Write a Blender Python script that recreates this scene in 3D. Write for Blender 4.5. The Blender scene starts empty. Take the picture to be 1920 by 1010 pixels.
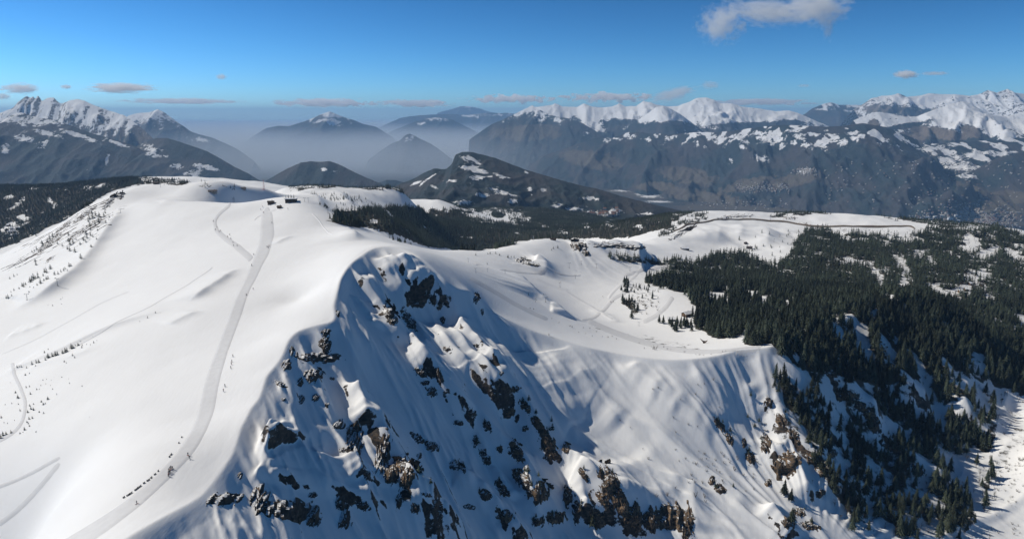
import bpy, bmesh, math, random, time
import numpy as np
from mathutils import Vector, Matrix
T0 = time.time()
R = math.radians
rng = np.random.default_rng(11)
random.seed(5)
SC = bpy.context.scene
COL = SC.collection

# ------------------------------------------------------------------ camera, sky, sun, exposure
FPX, CX, CY = 1371.0, 960.0, 505.0          # focal length and centre of the photograph in its pixels
PITCH = math.atan((CY - 215.0) / FPX)
cam_data = bpy.data.cameras.new('camera')
cam = bpy.data.objects.new('camera', cam_data)
COL.objects.link(cam)
cam.location = (0, 0, 0)
cam.rotation_euler = (R(90) - PITCH, 0, 0)
cam_data.sensor_width = 36.0
cam_data.lens = 36.0 * FPX / 1920.0
cam_data.clip_start = 1.0
cam_data.clip_end = 200000.0
SC.camera = cam

SUN_EL, SUN_AZ = R(41), R(-73)               # azimuth measured from +Y (view direction), negative = left
world = bpy.data.worlds.new('World')
SC.world = world
world.use_nodes = True
nt = world.node_tree
nt.nodes.clear()
wo = nt.nodes.new('ShaderNodeOutputWorld')
bg = nt.nodes.new('ShaderNodeBackground')
sky = nt.nodes.new('ShaderNodeTexSky')
sky.sky_type = 'NISHITA'
sky.sun_disc = False
sky.sun_elevation = SUN_EL
sky.sun_rotation = SUN_AZ
sky.altitude = 2400
sky.air_density = 0.75
sky.dust_density = 1.2
sky.ozone_density = 5.0
hsv = nt.nodes.new('ShaderNodeHueSaturation')
hsv.inputs['Hue'].default_value = 0.482
hsv.inputs['Saturation'].default_value = 1.02
def vscale(sock, k):
    q = nt.nodes.new('ShaderNodeVectorMath'); q.operation = 'SCALE'; q.inputs['Scale'].default_value = k
    nt.links.new(sock, q.inputs[0]); return q.outputs[0]
gm = nt.nodes.new('ShaderNodeGamma'); gm.inputs['Gamma'].default_value = 1.9
nt.links.new(vscale(sky.outputs[0], 0.1), gm.inputs['Color'])
nt.links.new(vscale(gm.outputs[0], 10.0), hsv.inputs['Color'])
nt.links.new(hsv.outputs[0], bg.inputs[0])
bg.inputs[1].default_value = 0.122
nt.links.new(bg.outputs[0], wo.inputs[0])

sun_data = bpy.data.lights.new('sun', 'SUN')
sun = bpy.data.objects.new('sun', sun_data)
COL.objects.link(sun)
sun_data.energy = 2.95
sun_data.angle = R(0.5)
sun_data.color = (1.0, 0.94, 0.83)
SDIR = Vector((math.sin(SUN_AZ) * math.cos(SUN_EL), math.cos(SUN_AZ) * math.cos(SUN_EL), math.sin(SUN_EL)))
sun.rotation_euler = SDIR.to_track_quat('Z', 'Y').to_euler()
sun.location = (-300, 200, 400)

SC.view_settings.view_transform = 'Standard'
SC.view_settings.look = 'None'
SC.view_settings.gamma = 1.0
SC.view_settings.exposure = 0.41
SC.view_settings.use_curve_mapping = False
SC.render.engine = 'CYCLES'
SC.cycles.use_denoising = True
try:
    SC.cycles.denoiser = 'OPENIMAGEDENOISE'
    SC.cycles.denoising_input_passes = 'RGB_ALBEDO_NORMAL'
    SC.cycles.denoising_prefilter = 'ACCURATE'
except Exception:
    pass
SC.cycles.max_bounces = 10
SC.cycles.diffuse_bounces = 4
SC.cycles.glossy_bounces = 1
SC.cycles.transmission_bounces = 1
SC.cycles.volume_bounces = 8
SC.cycles.transparent_max_bounces = 8
SC.cycles.use_adaptive_sampling = True
SC.cycles.adaptive_threshold = 0.015

# ------------------------------------------------------------------ picture <-> place
CP, SP = math.cos(PITCH), math.sin(PITCH)
def ray(px, py):
    """direction through a pixel, scaled so that it moves 1 m forward along the ground"""
    u = (np.asarray(px, float) - CX) / FPX
    v = (CY - np.asarray(py, float)) / FPX
    dy = CP + v * SP
    dz = -SP + v * CP
    return u / dy, dz / dy
def at(px, py, d):
    a, b = ray(px, py)
    return np.stack([a * d, np.ones_like(a) * d, b * d], -1)
def project(x, y, z):
    f = y * CP - z * SP
    up = y * SP + z * CP
    f = np.maximum(f, 1e-3)
    return CX + FPX * x / f, CY - FPX * up / f

# ------------------------------------------------------------------ noise
def _hash(ix, iy, seed):
    h = (ix.astype(np.int64) * 374761393 + iy.astype(np.int64) * 668265263 + seed * 1442695041) & 0xFFFFFFFF
    h = ((h ^ (h >> 13)) * 1274126177) & 0xFFFFFFFF
    h = h ^ (h >> 16)
    return h
def gnoise(x, y, seed=0):
    x = np.asarray(x, float); y = np.asarray(y, float)
    ix = np.floor(x); iy = np.floor(y)
    fx = x - ix; fy = y - iy
    ux = fx * fx * fx * (fx * (fx * 6 - 15) + 10)
    uy = fy * fy * fy * (fy * (fy * 6 - 15) + 10)
    def g(ox, oy):
        a = _hash(ix + ox, iy + oy, seed) * (2 * math.pi / 4294967296.0)
        return np.cos(a) * (fx - ox) + np.sin(a) * (fy - oy)
    a = g(0, 0); b = g(1, 0); c = g(0, 1); d = g(1, 1)
    return 1.45 * ((a + (b - a) * ux) * (1 - uy) + (c + (d - c) * ux) * uy)
def fbm(x, y, seed=0, octv=5, gain=0.5, lac=2.03):
    s = 0; a = 1; t = 0
    for o in range(octv):
        s = s + a * gnoise(x, y, seed + o * 17); t += a
        x = x * lac + 5.3; y = y * lac - 2.7; a *= gain
    return s / t
def ridged(x, y, seed=0, octv=5, gain=0.5, lac=2.03):
    s = 0; a = 1; t = 0; w = 1
    for o in range(octv):
        n = 1 - np.abs(gnoise(x, y, seed + o * 17)) * 1.6
        n = np.clip(n, 0, 1) ** 2 * w
        w = np.clip(n * 1.6, 0, 1)
        s = s + a * n; t += a
        x = x * lac + 5.3; y = y * lac - 2.7; a *= gain
    return s / t
def sstep(a, b, x):
    t = np.clip((x - a) / (b - a), 0, 1)
    return t * t * (3 - 2 * t)

# ------------------------------------------------------------------ smooth surfaces through points of the photograph
class TPS:
    def __init__(s, pts, lam=0.02, k=100.0):
        P = np.asarray(pts, float)
        s.k = k
        s.c = P[:, :2] / k
        n = len(P)
        D = np.linalg.norm(s.c[:, None] - s.c[None], axis=2)
        K = s.ker(D ** 2) + lam * np.eye(n)
        Q = np.hstack([np.ones((n, 1)), s.c])
        A = np.vstack([np.hstack([K, Q]), np.hstack([Q.T, np.zeros((3, 3))])])
        w = np.linalg.solve(A, np.concatenate([P[:, 2], [0, 0, 0]]))
        s.w, s.a = w[:n], w[n:]
    @staticmethod
    def ker(r2):
        return 0.5 * r2 * np.log(r2 + 1e-9)
    def __call__(s, x, y):
        x = np.asarray(x, float).ravel() / s.k; y = np.asarray(y, float).ravel() / s.k
        out = np.empty(len(x))
        cx = s.c[:, 0]; cy = s.c[:, 1]
        for i in range(0, len(x), 8000):
            xs = x[i:i + 8000]; ys = y[i:i + 8000]
            r2 = (xs[:, None] - cx) ** 2 + (ys[:, None] - cy) ** 2
            r2 += 1e-9
            out[i:i + 8000] = (r2 * np.log(r2)) @ (0.5 * s.w) + s.a[0] + s.a[1] * xs + s.a[2] * ys
        return out

EDGE = [(60,1130,222),(160,1060,246),(250,1000,268),(300,972,283),(345,948,298),(382,925,313),(410,890,330),(432,858,345),(445,825,360),(452,800,372),
 (470,765,392),(486,745,405),(500,705,430),(520,680,450),(532,660,465),(543,635,485),(560,620,500),(600,608,512),(622,603,518),
 (626,575,545),(632,548,570),(640,520,600),(655,497,630),(680,478,665),(700,466,690),(715,463,700),(740,463,705),(765,470,700),
 (790,483,690),(815,505,680),(835,525,672),(855,540,672),(880,545,680),(893,555,690),(910,575,690),(950,598,690),(1000,620,690),
 (1050,635,690),(1100,650,685),(1150,660,685),(1200,668,680),(1250,673,676),(1300,672,676),(1350,665,685),(1390,655,700),(1432,652,705),
 (1480,628,740),(1550,603,800),(1620,583,850),(1700,565,900),(1760,572,910),(1820,620,880),(1870,670,860),(1920,720,840),(2000,790,800),(2100,860,760)]
TOP = [(200,990,282),(320,880,330),(370,780,395),(400,700,450),(425,640,510),(440,570,590),(480,480,750),(500,420,900),(495,395,980),(545,373,1040),(580,380,1010),
 (300,342,1300),(220,362,1190),(260,352,1230),(345,346,1290),(400,354,1230),(440,354,1260),(495,353,1330),(300,365,1200),(400,380,1090),(600,410,930),(570,440,840),(620,450,790),
 (560,560,600),(540,520,660),(600,480,720),(500,560,600),(480,640,500),(440,760,400),
 (0,700,560),(150,700,500),(280,700,470),(0,900,400),(0,1000,370),(100,850,400),(200,850,370),(100,960,340),(0,1120,340),
 (0,560,800),(150,560,720),(300,560,640),(0,490,1040),(150,480,930),(300,480,830),(250,420,1000),(350,420,950),
 (150,397,1130),(100,430,1130),(50,455,1140),(10,474,1150),(-80,510,1150),(-100,700,600),(-150,900,420),
 # back of the plateau, the ridge beyond the restaurant and the wooded hollow behind
 (620,402,980),(700,438,960),(760,456,960),(790,463,1000),(860,470,1090),(930,467,1220),(650,445,800),(700,450,820),(760,463,860),(830,478,950),
 (530,354,1700),(598,350,1750),(640,350,1800),(700,354,1850),(750,356,1900),(820,375,2600),(600,375,1500),(650,380,1500),(700,400,1450),(750,430,1350),
 (870,395,2700),(820,440,1900),(950,445,2000),(1050,430,2300),(900,400,2900),(1150,420,2700),(780,405,2500),(700,385,2400),
 # bowl, knoll, far hill
 (1000,452,1300),(1070,449,1350),(1110,453,1350),(1200,456,1450),(1245,441,1600),(1270,426,1750),(1300,406,1900),(1350,402,1950),(1400,400,2000),
 (1500,399,2050),(1600,403,2000),(1660,411,1950),(1740,425,1850),(1800,432,1800),(1860,424,1950),(1920,440,1850),(2050,450,1800),
 (900,500,850),(950,520,900),(1000,545,930),(1060,565,960),(1100,585,930),(1150,605,890),(1200,620,850),(1290,640,790),(1400,640,745),
 (1050,500,1120),(1150,520,1150),(1130,480,1270),(1200,490,1280),(1250,470,1420),(1350,470,1520),(1300,440,1690),(1400,430,1810),(1450,412,1950),
 (1250,550,1000),(1350,560,1000),(1500,520,1250),(1500,470,1500),(1650,480,1500),(1750,500,1400),(1850,475,1620),(1900,560,1200),(1800,580,1080),(1650,555,1020),(1900,620,1020),(1500,590,900),
 (2050,600,1150),
 # wooded ridge on the left and the hollow before it
 (-60,352,2600),(20,350,2600),(120,347,2600),(200,338,2500),(255,337,2350),(20,430,2050),(100,400,2150),(170,370,2150),(-80,450,2000)]
TOPW = [(-551,1330,-143),(-509,1340,-144),(-481,1380,-151),(-589,1330,-131),(-515,1950,-225),(-380,2000,-237),(-455,1980,-230),(-596,1900,-215),(-314,2050,-255),(-708,1450,-152),(-588,1420,-160),(-741,1350,-177),(-533,1500,-175),(-330,1150,-215),(-215,1150,-262),(-165,1230,-300),(-90,1320,-330),(-20,1480,-345),(60,1540,-340),(170,1650,-345),(-420,1250,-232),(-830,1500,-330),(-1000,1600,-360),(-640,1550,-260),(-2400,3500,-760),(-1200,3500,-620),(-400,3500,-480),(0,3500,-430),(800,3500,-560),(1300,3000,-700),(2400,3300,-900),
 (1100,2700,-560),(1700,2600,-640),(600,2600,-420),(2000,2000,-560)]
FACE = [(500,800,383),(600,800,420),(700,800,460),(800,800,506),(900,800,556),(1000,800,594),(1100,800,618),(1200,800,620),(1300,800,622),(1400,800,638),
 (400,980,295),(500,980,318),(600,980,345),(700,980,376),(800,980,408),(900,980,455),(1000,980,492),(1200,980,535),(1400,980,540),(1550,980,558),(1700,980,595),(1850,980,625),(1920,960,640),
 (600,1150,288),(400,1150,245),(800,1150,350),(1000,1150,415),(1300,1150,460),(1700,1150,500),(1950,1150,520),
 (560,700,452),(650,700,490),(750,700,535),(850,700,582),(950,700,630),(1050,700,655),(1200,720,655),(1300,720,655),
 (680,560,602),(750,560,645),(820,590,655),(1000,680,660),
 (1500,700,690),(1600,700,740),(1700,700,790),(1800,700,815),(1900,780,780),(1500,850,625),(1600,850,660),(1700,850,690),(1800,850,712),(1880,860,705),(1880,760,790),(1990,850,678),(2050,1000,610),(1990,760,770)]
edge_w = [at(*p) for p in EDGE]
S1 = TPS(edge_w + [at(*p) for p in TOP] + [np.array(p, float) for p in TOPW], 0.003)
S2 = TPS(edge_w + [at(*p) for p in FACE], 0.0012)
def smin(a, b, k):
    h = np.clip(0.5 + 0.5 * (b - a) / k, 0, 1)
    return b + (a - b) * h - k * h * (1 - h)

def march(fn, px, py, d0=180.0, d1=3300.0, n=500):
    """first meeting of the pixel's ray with a height function"""
    a, b = ray(px, py); a = np.atleast_1d(a); b = np.atleast_1d(b)
    ds = np.exp(np.linspace(math.log(d0), math.log(d1), n))
    X = a[:, None] * ds; Y = np.broadcast_to(ds, X.shape); Z = b[:, None] * ds
    H = fn(X.ravel(), Y.ravel()).reshape(X.shape)
    under = Z < H
    idx = np.where(under.any(1), under.argmax(1), n - 1)
    lo = ds[np.maximum(idx - 1, 0)]; hi = ds[idx]
    for _ in range(14):
        m = 0.5 * (lo + hi)
        u = b * m < fn(a * m, m)
        hi = np.where(u, m, hi); lo = np.where(u, lo, m)
    return np.stack([a * hi, hi, b * hi], -1)

# ribs and gullies of the near face: (points of the crest, height, width of left flank, width of right flank)
RIBS = [
 ([(710,465),(720,483),(730,502),(736,519),(745,534),(758,553),(771,568)],5,6,14),
 ([(745,464),(754,478),(762,491),(777,515),(790,538),(800,552)],6,7,18),
 ([(697,491),(702,508),(692,525),(696,538),(705,555),(715,570),(732,592),(743,611),(752,630)],7,6,16),
 ([(666,545),(675,562),(690,577),(702,590),(712,610)],4,5,12),
 ([(775,594),(786,613),(796,630),(800,650)],4,5,10),
 ([(798,573),(807,590),(822,617),(839,639),(863,672),(893,700),(911,726),(935,752),(960,780)],7,6,16),
 ([(835,579),(841,602),(848,626),(865,640),(876,663),(902,692),(920,722),(932,740),(948,768),(968,792)],6,6,12),
 ([(856,585),(867,602),(882,626),(897,654),(911,683),(927,700),(944,716)],5,5,10),
 ([(893,560),(895,590),(907,626),(922,648),(938,678),(954,722),(969,739),(985,762),(1001,786),(1012,805),(1036,836),(1075,860),(1100,884),(1124,914),(1145,948),(1170,985)],12,9,45),
 ([(772,641),(785,668),(794,687),(803,707)],4,4,8),
 ([(783,604),(793,640),(805,672),(822,688),(832,706),(849,722),(858,740),(875,756),(890,764),(906,781),(920,801),(932,817),(957,838),(977,857),(991,878),(998,900),(1004,935),(1012,975)],10,8,22),
 ([(667,698),(668,720),(678,743),(682,768),(690,800)],7,6,8),
 ([(667,698),(690,720),(702,743),(717,770),(722,810),(737,836),(755,856),(764,880),(779,906),(790,940),(800,985)],9,7,14),
 ([(540,790),(565,787),(601,797),(614,814),(634,823),(655,848),(673,878),(690,928),(705,980)],4.5,14,26),
 ([(833,844),(854,856),(874,883),(892,902),(911,914),(928,935),(950,950),(967,977),(985,1010)],7,7,14),
 ([(783,914),(817,935),(836,964),(876,987)],7,7,10),
 ([(927,871),(949,912),(965,940)],4,4,7),
 ([(1050,886),(1071,891),(1086,910),(1096,940),(1110,975)],7,7,12),
 ([(1086,869),(1102,884),(1125,914),(1146,948),(1170,985)],4,5,10),
 ([(1130,872),(1152,900),(1174,925),(1185,955),(1195,1000)],6,8,25),
 ([(1300,900),(1300,945),(1310,990)],4,8,14),
 ([(470,842),(496,852),(520,872),(530,900)],4.2,24,34),
 ([(500,790),(520,800),(535,820)],5,9,12),
 ([(655,860),(668,885),(685,915)],4,9,20),
 ([(600,830),(615,860),(635,900),(648,930)],4.5,9,26),
 # soft flutings of the sunlit face
 ([(1148,670),(1182,700),(1205,718),(1235,745)],3.0,9,11),
 ([(1182,670),(1219,714),(1247,745),(1275,775)],3.0,8,9),
 ([(1219,676),(1258,738),(1286,768),(1324,802),(1345,818)],4,9,9),
 ([(1248,690),(1285,743),(1323,778),(1343,798),(1370,824),(1395,850)],4.5,9,9),
 ([(1293,680),(1317,725),(1338,772),(1360,800)],3,9,9),
 ([(1340,690),(1351,745),(1379,786),(1397,814),(1420,850)],3.5,9,10),
 ([(1187,723),(1219,745),(1266,775),(1313,809),(1351,830),(1400,872)],4,9,9),
 ([(1182,745),(1210,772),(1238,796),(1272,828),(1286,844),(1332,882),(1372,911),(1420,960)],4,10,9),
 ([(1140,760),(1190,820),(1240,870),(1290,925)],3,12,12),
 ([(1075,670),(1092,697),(1114,745),(1137,764),(1165,800)],4,14,12),
 ([(1030,655),(1050,700),(1068,750),(1090,800)],3,14,12),
 ([(980,640),(1000,690),(1030,750),(1060,800),(1090,850)],3.5,12,14),
 # wooded flank on the right
 ([(1425,738),(1465,775),(1511,833),(1541,860),(1562,892),(1590,930)],8,8,22),
 ([(1425,790),(1440,815),(1461,843),(1497,864),(1510,892),(1530,930)],8,9,14),
 ([(1602,768),(1661,802),(1700,848),(1741,870),(1790,900)],8,8,20),
 ([(1440,930),(1465,972),(1490,1000)],5,8,12),
 ([(1500,640),(1560,690),(1610,740),(1660,790)],7,12,24),
 ([(1620,640),(1660,670),(1700,715),(1750,750)],8,12,24),
 ([(1720,600),(1770,680),(1800,740),(1830,800)],10,20,34),
 ([(1400,700),(1440,770)],4,10,10),
]
LIPS = [  # steps of the upper snowfields that fall away from the sun
 ([(232,378),(215,410),(195,440),(170,475),(140,510),(100,540),(50,565),(5,580)],9,50,11,1.0),
 ([(450,498),(425,517),(395,538),(365,558),(350,565)],4.0,22,5,1.0),
 ([(335,570),(300,582),(250,598),(200,615),(165,630),(130,648),(90,668),(40,688),(0,698)],2.6,26,5,1.0),
 ([(378,580),(350,594),(315,610)],1.8,16,4,1.0),
 ([(90,600),(60,615),(10,632)],1.8,16,5,1.0),
 ([(200,648),(150,664),(100,678),(50,690)],1.4,12,4,1.0),
 ([(548,440),(530,450),(515,458)],1.5,10,4,1.0),
 ([(640,418),(655,430),(672,445)],8,26,9,1.0),
 ([(470,354),(500,364),(520,374)],2.0,20,8,1.0),
 ([(560,352),(580,362),(600,380),(610,392)],9,40,16,1.0),
 ([(632,352),(645,368),(660,382)],6,25,14,1.0),
 ([(240,378),(300,384),(330,372)],4,25,25,1.0),
 ([(945,508),(975,520),(1000,545),(1020,560)],13,45,20,1.0),
 ([(985,478),(1010,482),(1025,495),(1022,510)],13,34,18,1.0),
 ([(1000,556),(1035,568),(1070,592)],8,22,12,1.0),
 ([(1062,449),(1085,458),(1110,461),(1150,463),(1195,468),(1225,476)],24,75,24,1.0),
 ([(1335,414),(1350,432),(1345,455)],14,50,30,1.0),
 ([(1385,416),(1392,432),(1385,450)],11,40,26,1.0),
 ([(1300,425),(1312,440),(1330,455)],9,50,30,1.0),
 ([(1425,418),(1442,436),(1436,458)],15,50,30,1.0),
 ([(1100,575),(1140,590),(1160,605)],2,12,8,1.0),
]
def polyline(W, step=4.0):
    seg = np.linalg.norm(np.diff(W[:, :2], axis=0), axis=1)
    t = np.concatenate([[0], np.cumsum(seg)])
    n = max(2, int(t[-1] / step) + 1)
    s = np.linspace(0, t[-1], n)
    Q = np.stack([np.interp(s, t, W[:, k]) for k in range(2)], -1)
    for _ in range(3):
        Q[1:-1] = 0.25 * Q[:-2] + 0.5 * Q[1:-1] + 0.25 * Q[2:]
    return Q, s / t[-1]
def rib_height(x, y, Q, tt, A, wl, wr, seed, taper=True, flank=None):
    """height of a rib at plan points; negative side = left of the walking direction seen from the camera"""
    out = np.zeros_like(x)
    pad = 3.2 * max(wl, wr)
    sel = np.where((x > Q[:, 0].min() - pad) & (x < Q[:, 0].max() + pad) & (y > Q[:, 1].min() - pad) & (y < Q[:, 1].max() + pad))[0]
    if len(sel) == 0:
        return out
    wob = 1.8 * np.stack([gnoise(x[sel] / 26, y[sel] / 26, seed), gnoise(x[sel] / 26, y[sel] / 26, seed + 5)], -1)
    p = np.stack([x[sel], y[sel]], -1) + wob
    best = np.full(len(sel), 1e9); sg = np.zeros(len(sel)); tb = np.zeros(len(sel))
    for k in range(len(Q) - 1):
        a = Q[k]; d = Q[k + 1] - a
        L = d @ d
        t = np.clip(((p - a) @ d) / L, 0, 1)
        q = p - a - t[:, None] * d
        dist = np.hypot(q[:, 0], q[:, 1])
        m = dist < best
        best = np.where(m, dist, best)
        c = d[0] * q[:, 1] - d[1] * q[:, 0]
        sg = np.where(m, c, sg)
        tb = np.where(m, tt[k] + t * (tt[k + 1] - tt[k]), tb)
    right = sg > 0       # crests run towards the camera, so the cross product's sign is flipped
    w = np.where(right, wr, wl)
    prof = np.where(right, np.exp(-(best / w) ** 1.25), np.exp(-(best / w) ** 1.6))
    env = sstep(0, 1, np.minimum(tb / (0.14 if wl < 8.5 else 0.34), (1 - tb) / 0.14))
    amp = A * (1 + 0.22 * gnoise(tb * 7 + seed, tb * 0 + 0.5, seed + 9))
    out[sel] = amp * prof * env
    if flank is not None:
        flank[sel] = np.maximum(flank[sel], np.where(right, 0, sstep(0.35, 0.6, best / wl) * (1 - sstep(1.0, 1.4, best / wl))) * env * np.clip((A - 5) / 6, 0, 1) * (1.0 if wl < 13.6 and wl != 10 else 0.0))
    return out

RIBK = 1.9
rk_ = lambda A: A * (RIBK if A >= 5 else 1.15)
base_face = lambda x, y: S2(x, y)
rib_q, lip_q = [], []
for i, (pts, A, wl, wr) in enumerate(RIBS):
    P = np.array(pts, float)
    W = march(lambda x, y: S2(x, y) + rk_(A) * 0.7, P[:, 0], P[:, 1], 200, 1300, 260)
    rib_q.append(polyline(W))
for i, (pts, A, wl, wr, k) in enumerate(LIPS):
    P = np.array(pts, float)
    W = march(lambda x, y: S1(x, y) + A * 0.5, P[:, 0], P[:, 1], 200, 2200, 300)
    lip_q.append(polyline(W, 6))

FACE_POLY = np.array([p[:2] for p in edge_w] + [(1100, 700), (1100, 60), (-150, 60)])
def H(x, y):
    x = np.asarray(x, float); y = np.asarray(y, float)
    shp = x.shape
    x = x.ravel(); y = y.ravel()
    a = S1(x, y); b = np.full_like(x, 500.0)
    kk_ = np.hypot(x, y) < 1120
    b[kk_] = S2(x[kk_], y[kk_])
    e = np.where(kk_)[0]
    dist = np.full(len(e), 1e9); ins = np.zeros(len(e), bool)
    for k in range(len(FACE_POLY)):
        p0 = FACE_POLY[k]; p1 = FACE_POLY[(k + 1) % len(FACE_POLY)]
        if k < len(edge_w) - 1:
            dx, dy = p1 - p0
            t = np.clip(((x[e] - p0[0]) * dx + (y[e] - p0[1]) * dy) / (dx * dx + dy * dy), 0, 1)
            dist = np.minimum(dist, np.hypot(x[e] - p0[0] - t * dx, y[e] - p0[1] - t * dy))
        c_ = ((p0[1] > y[e]) != (p1[1] > y[e])) & (x[e] < (p1[0] - p0[0]) * (y[e] - p0[1]) / (p1[1] - p0[1] + 1e-12) + p0[0])
        ins ^= c_
    a[e] += np.where(ins, 1.2 * np.maximum(dist - 3, 0), 0)
    b[e] += np.where(ins, 0, 1.2 * np.maximum(dist - 3, 0))
    near = b < a + 60
    rf = np.zeros_like(x)
    i = np.where(near)[0]
    xs, ys = x[i], y[i]
    acc = np.zeros(len(i)); fl = np.zeros(len(i))
    for k, (pts, A, wl, wr) in enumerate(RIBS):
        acc = np.maximum(acc, 0) * 1.0 + rib_height(xs, ys, rib_q[k][0], rib_q[k][1], rk_(A), wl * (1.5 if 5 <= A and wl < 10 else 1.0), wr, 100 + k, True, fl)
    drop = np.clip((a[i] - b[i]) / 14.0, 0, 1)              # nothing at the crest itself
    damp = np.clip(drop * 1.0, 0.0, 1)
    al = 0.6 * xs - 0.8 * ys; cr = 0.8 * xs + 0.6 * ys + 5 * gnoise(xs / 60, ys / 60, 41)     # along and across the fall of the face
    soft = 1 - 0.62 * sstep(-10, 70, xs) * sstep(520, 580, ys)
    det = (ridged(cr / 24, al / 120, 45, 5, 0.55) - 0.45) * 6.6 * (soft - 0.15) + fbm(cr / 7, al / 30, 47, 4) * 0.8 * soft + fbm(xs / 30, ys / 30, 3, 5) * (0.3 + 1.2 * soft - 0.4)
    th = np.arctan2(ys - 520, xs - 250); rad = np.hypot(ys - 520, xs - 250)
    det = det + (1 - soft) * sstep(30, 80, rad) * ((ridged(th * 130 / 17 + 0.25 * gnoise(xs / 40, ys / 40, 49), rad / 340, 48, 3, 0.45) - 0.5) * 6.5 + fbm(th * 130 / 4.5, rad / 60, 50, 3) * 0.5)
    rf[i] = (acc + det) * damp
    b = b + rf
    H.flank = np.zeros_like(x); H.flank[i] = fl * damp
    top = np.zeros_like(x)
    j = np.where(a < b + 40)[0]
    xt, yt = x[j], y[j]
    tacc = fbm(xt / 160, yt / 160, 61, 4) * 2.2 + fbm(xt / 40, yt / 40, 67, 3) * 0.3
    far = sstep(850, 1300, yt)
    tacc = tacc + far * fbm(xt / 90, yt / 90, 71, 5) * (2.5 + 4.0 * sstep(1350, 1700, yt))
    for k, (pts, A, wl, wr, kk) in enumerate(LIPS):
        tacc = tacc + rib_height(xt, yt, lip_q[k][0], lip_q[k][1], A, wl, wr, 300 + k)
    sep = np.clip((b[j] - a[j]) / 10.0, 0, 1)
    top[j] = tacc * (0.15 + 0.85 * sep)
    a = a + top
    z = np.minimum(a, b)
    return z.reshape(shp)
# ------------------------------------------------------------------ building helpers
def link(o, parent=None):
    COL.objects.link(o)
    if parent is not None:
        o.parent = parent
    return o
def tag(o, label=None, cat=None, group=None, kind=None):
    if label: o['label'] = label
    if cat: o['category'] = cat
    if group: o['group'] = group
    if kind: o['kind'] = kind
    return o
def grid_mesh(name, V, nr, nc, mat, attrs=None, mask=None):
    """a sheet of nr x nc points"""
    idx = np.arange(nr * nc).reshape(nr, nc)
    f = np.stack([idx[:-1, :-1], idx[:-1, 1:], idx[1:, 1:], idx[1:, :-1]], -1).reshape(-1, 4)
    if mask is not None:
        f = f[mask[f].any(1)]
        use = np.unique(f); re_ = np.zeros(len(V), int); re_[use] = np.arange(len(use)); f = re_[f]; V = V[use]
    me = bpy.data.meshes.new(name)
    me.vertices.add(len(V)); me.vertices.foreach_set('co', V.astype(np.float32).ravel())
    me.loops.add(f.size); me.loops.foreach_set('vertex_index', f.astype(np.int32).ravel())
    me.polygons.add(len(f)); me.polygons.foreach_set('loop_start', np.arange(0, f.size, 4, dtype=np.int32))
    me.polygons.foreach_set('use_smooth', np.ones(len(f), bool))
    me.update(calc_edges=True)
    for k, v in (attrs or {}).items():
        at_ = me.attributes.new(k, 'FLOAT_COLOR', 'POINT')
        c = np.ones((len(V), 4), np.float32); c[:, :v.shape[1]] = v
        at_.data.foreach_set('color', c.ravel())
    me.materials.append(mat)
    return bpy.data.objects.new(name, me)

class Mat:
    """tiny node helper"""
    def __init__(s, name):
        s.m = bpy.data.materials.new(name); s.m.use_nodes = True
        s.t = s.m.node_tree; s.n = s.t.nodes
        s.p = s.n['Principled BSDF']
        s.p.inputs['Specular IOR Level'].default_value = 0.2
    def new(s, typ, **kw):
        n = s.n.new(typ)
        for k, v in kw.items():
            if k in n.inputs: n.inputs[k].default_value = v
            else: setattr(n, k, v)
        return n
    def l(s, a, b): s.t.links.new(a, b)
    def noise(s, scale, detail=5, rough=0.55, co=None):
        n = s.new('ShaderNodeTexNoise', Scale=scale, Detail=detail, Roughness=rough)
        if co is not None: s.l(co, n.inputs['Vector'])
        return n.outputs['Fac']
    def math(s, op, a, b=None, c=None, clamp=False):
        n = s.new('ShaderNodeMath', operation=op, use_clamp=clamp)
        for i, v in enumerate((a, b, c)):
            if v is None: continue
            if hasattr(v, 'is_output'): s.l(v, n.inputs[i])
            else: n.inputs[i].default_value = v
        return n.outputs[0]
    def remap(s, v, a, b, c=0.0, d=1.0):
        n = s.new('ShaderNodeMapRange', interpolation_type='SMOOTHSTEP')
        s.l(v, n.inputs['Value'])
        for k, q in zip(('From Min', 'From Max', 'To Min', 'To Max'), (a, b, c, d)): n.inputs[k].default_value = q
        return n.outputs[0]
    def mix(s, f, a, b):
        n = s.new('ShaderNodeMix', data_type='RGBA')
        if hasattr(f, 'is_output'): s.l(f, n.inputs[0])
        else: n.inputs[0].default_value = f
        for v, i in ((a, 6), (b, 7)):
            if hasattr(v, 'is_output'): s.l(v, n.inputs[i])
            else: n.inputs[i].default_value = (*v, 1)
        return n.outputs[2]
    def pos(s): return s.new('ShaderNodeNewGeometry').outputs['Position']
    def attr(s, name):
        a = s.new('ShaderNodeAttribute', attribute_name=name)
        sp = s.new('ShaderNodeSeparateColor'); s.l(a.outputs['Color'], sp.inputs[0])
        return sp.outputs
    def bump(s, h, dist, strength=1.0):
        b = s.new('ShaderNodeBump', Distance=dist, Strength=strength)
        s.l(h, b.inputs['Height']); s.l(b.outputs[0], s.p.inputs['Normal'])
    def base(s, c):
        if hasattr(c, 'is_output'): s.l(c, s.p.inputs['Base Color'])
        else: s.p.inputs['Base Color'].default_value = (*c, 1)
    def rough(s, v): s.p.inputs['Roughness'].default_value = v
def plain(name, col, rough=0.7, var=0.15, scale=3.0):
    m = Mat(name)
    tc = m.new('ShaderNodeTexCoord')
    n = m.noise(scale, 4, 0.6, tc.outputs['Object'])
    m.base(m.mix(m.remap(n, 0.3, 0.7), tuple(c * (1 - var) for c in col), tuple(min(1, c * (1 + var)) for c in col)))
    m.rough(rough)
    return m.m

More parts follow.
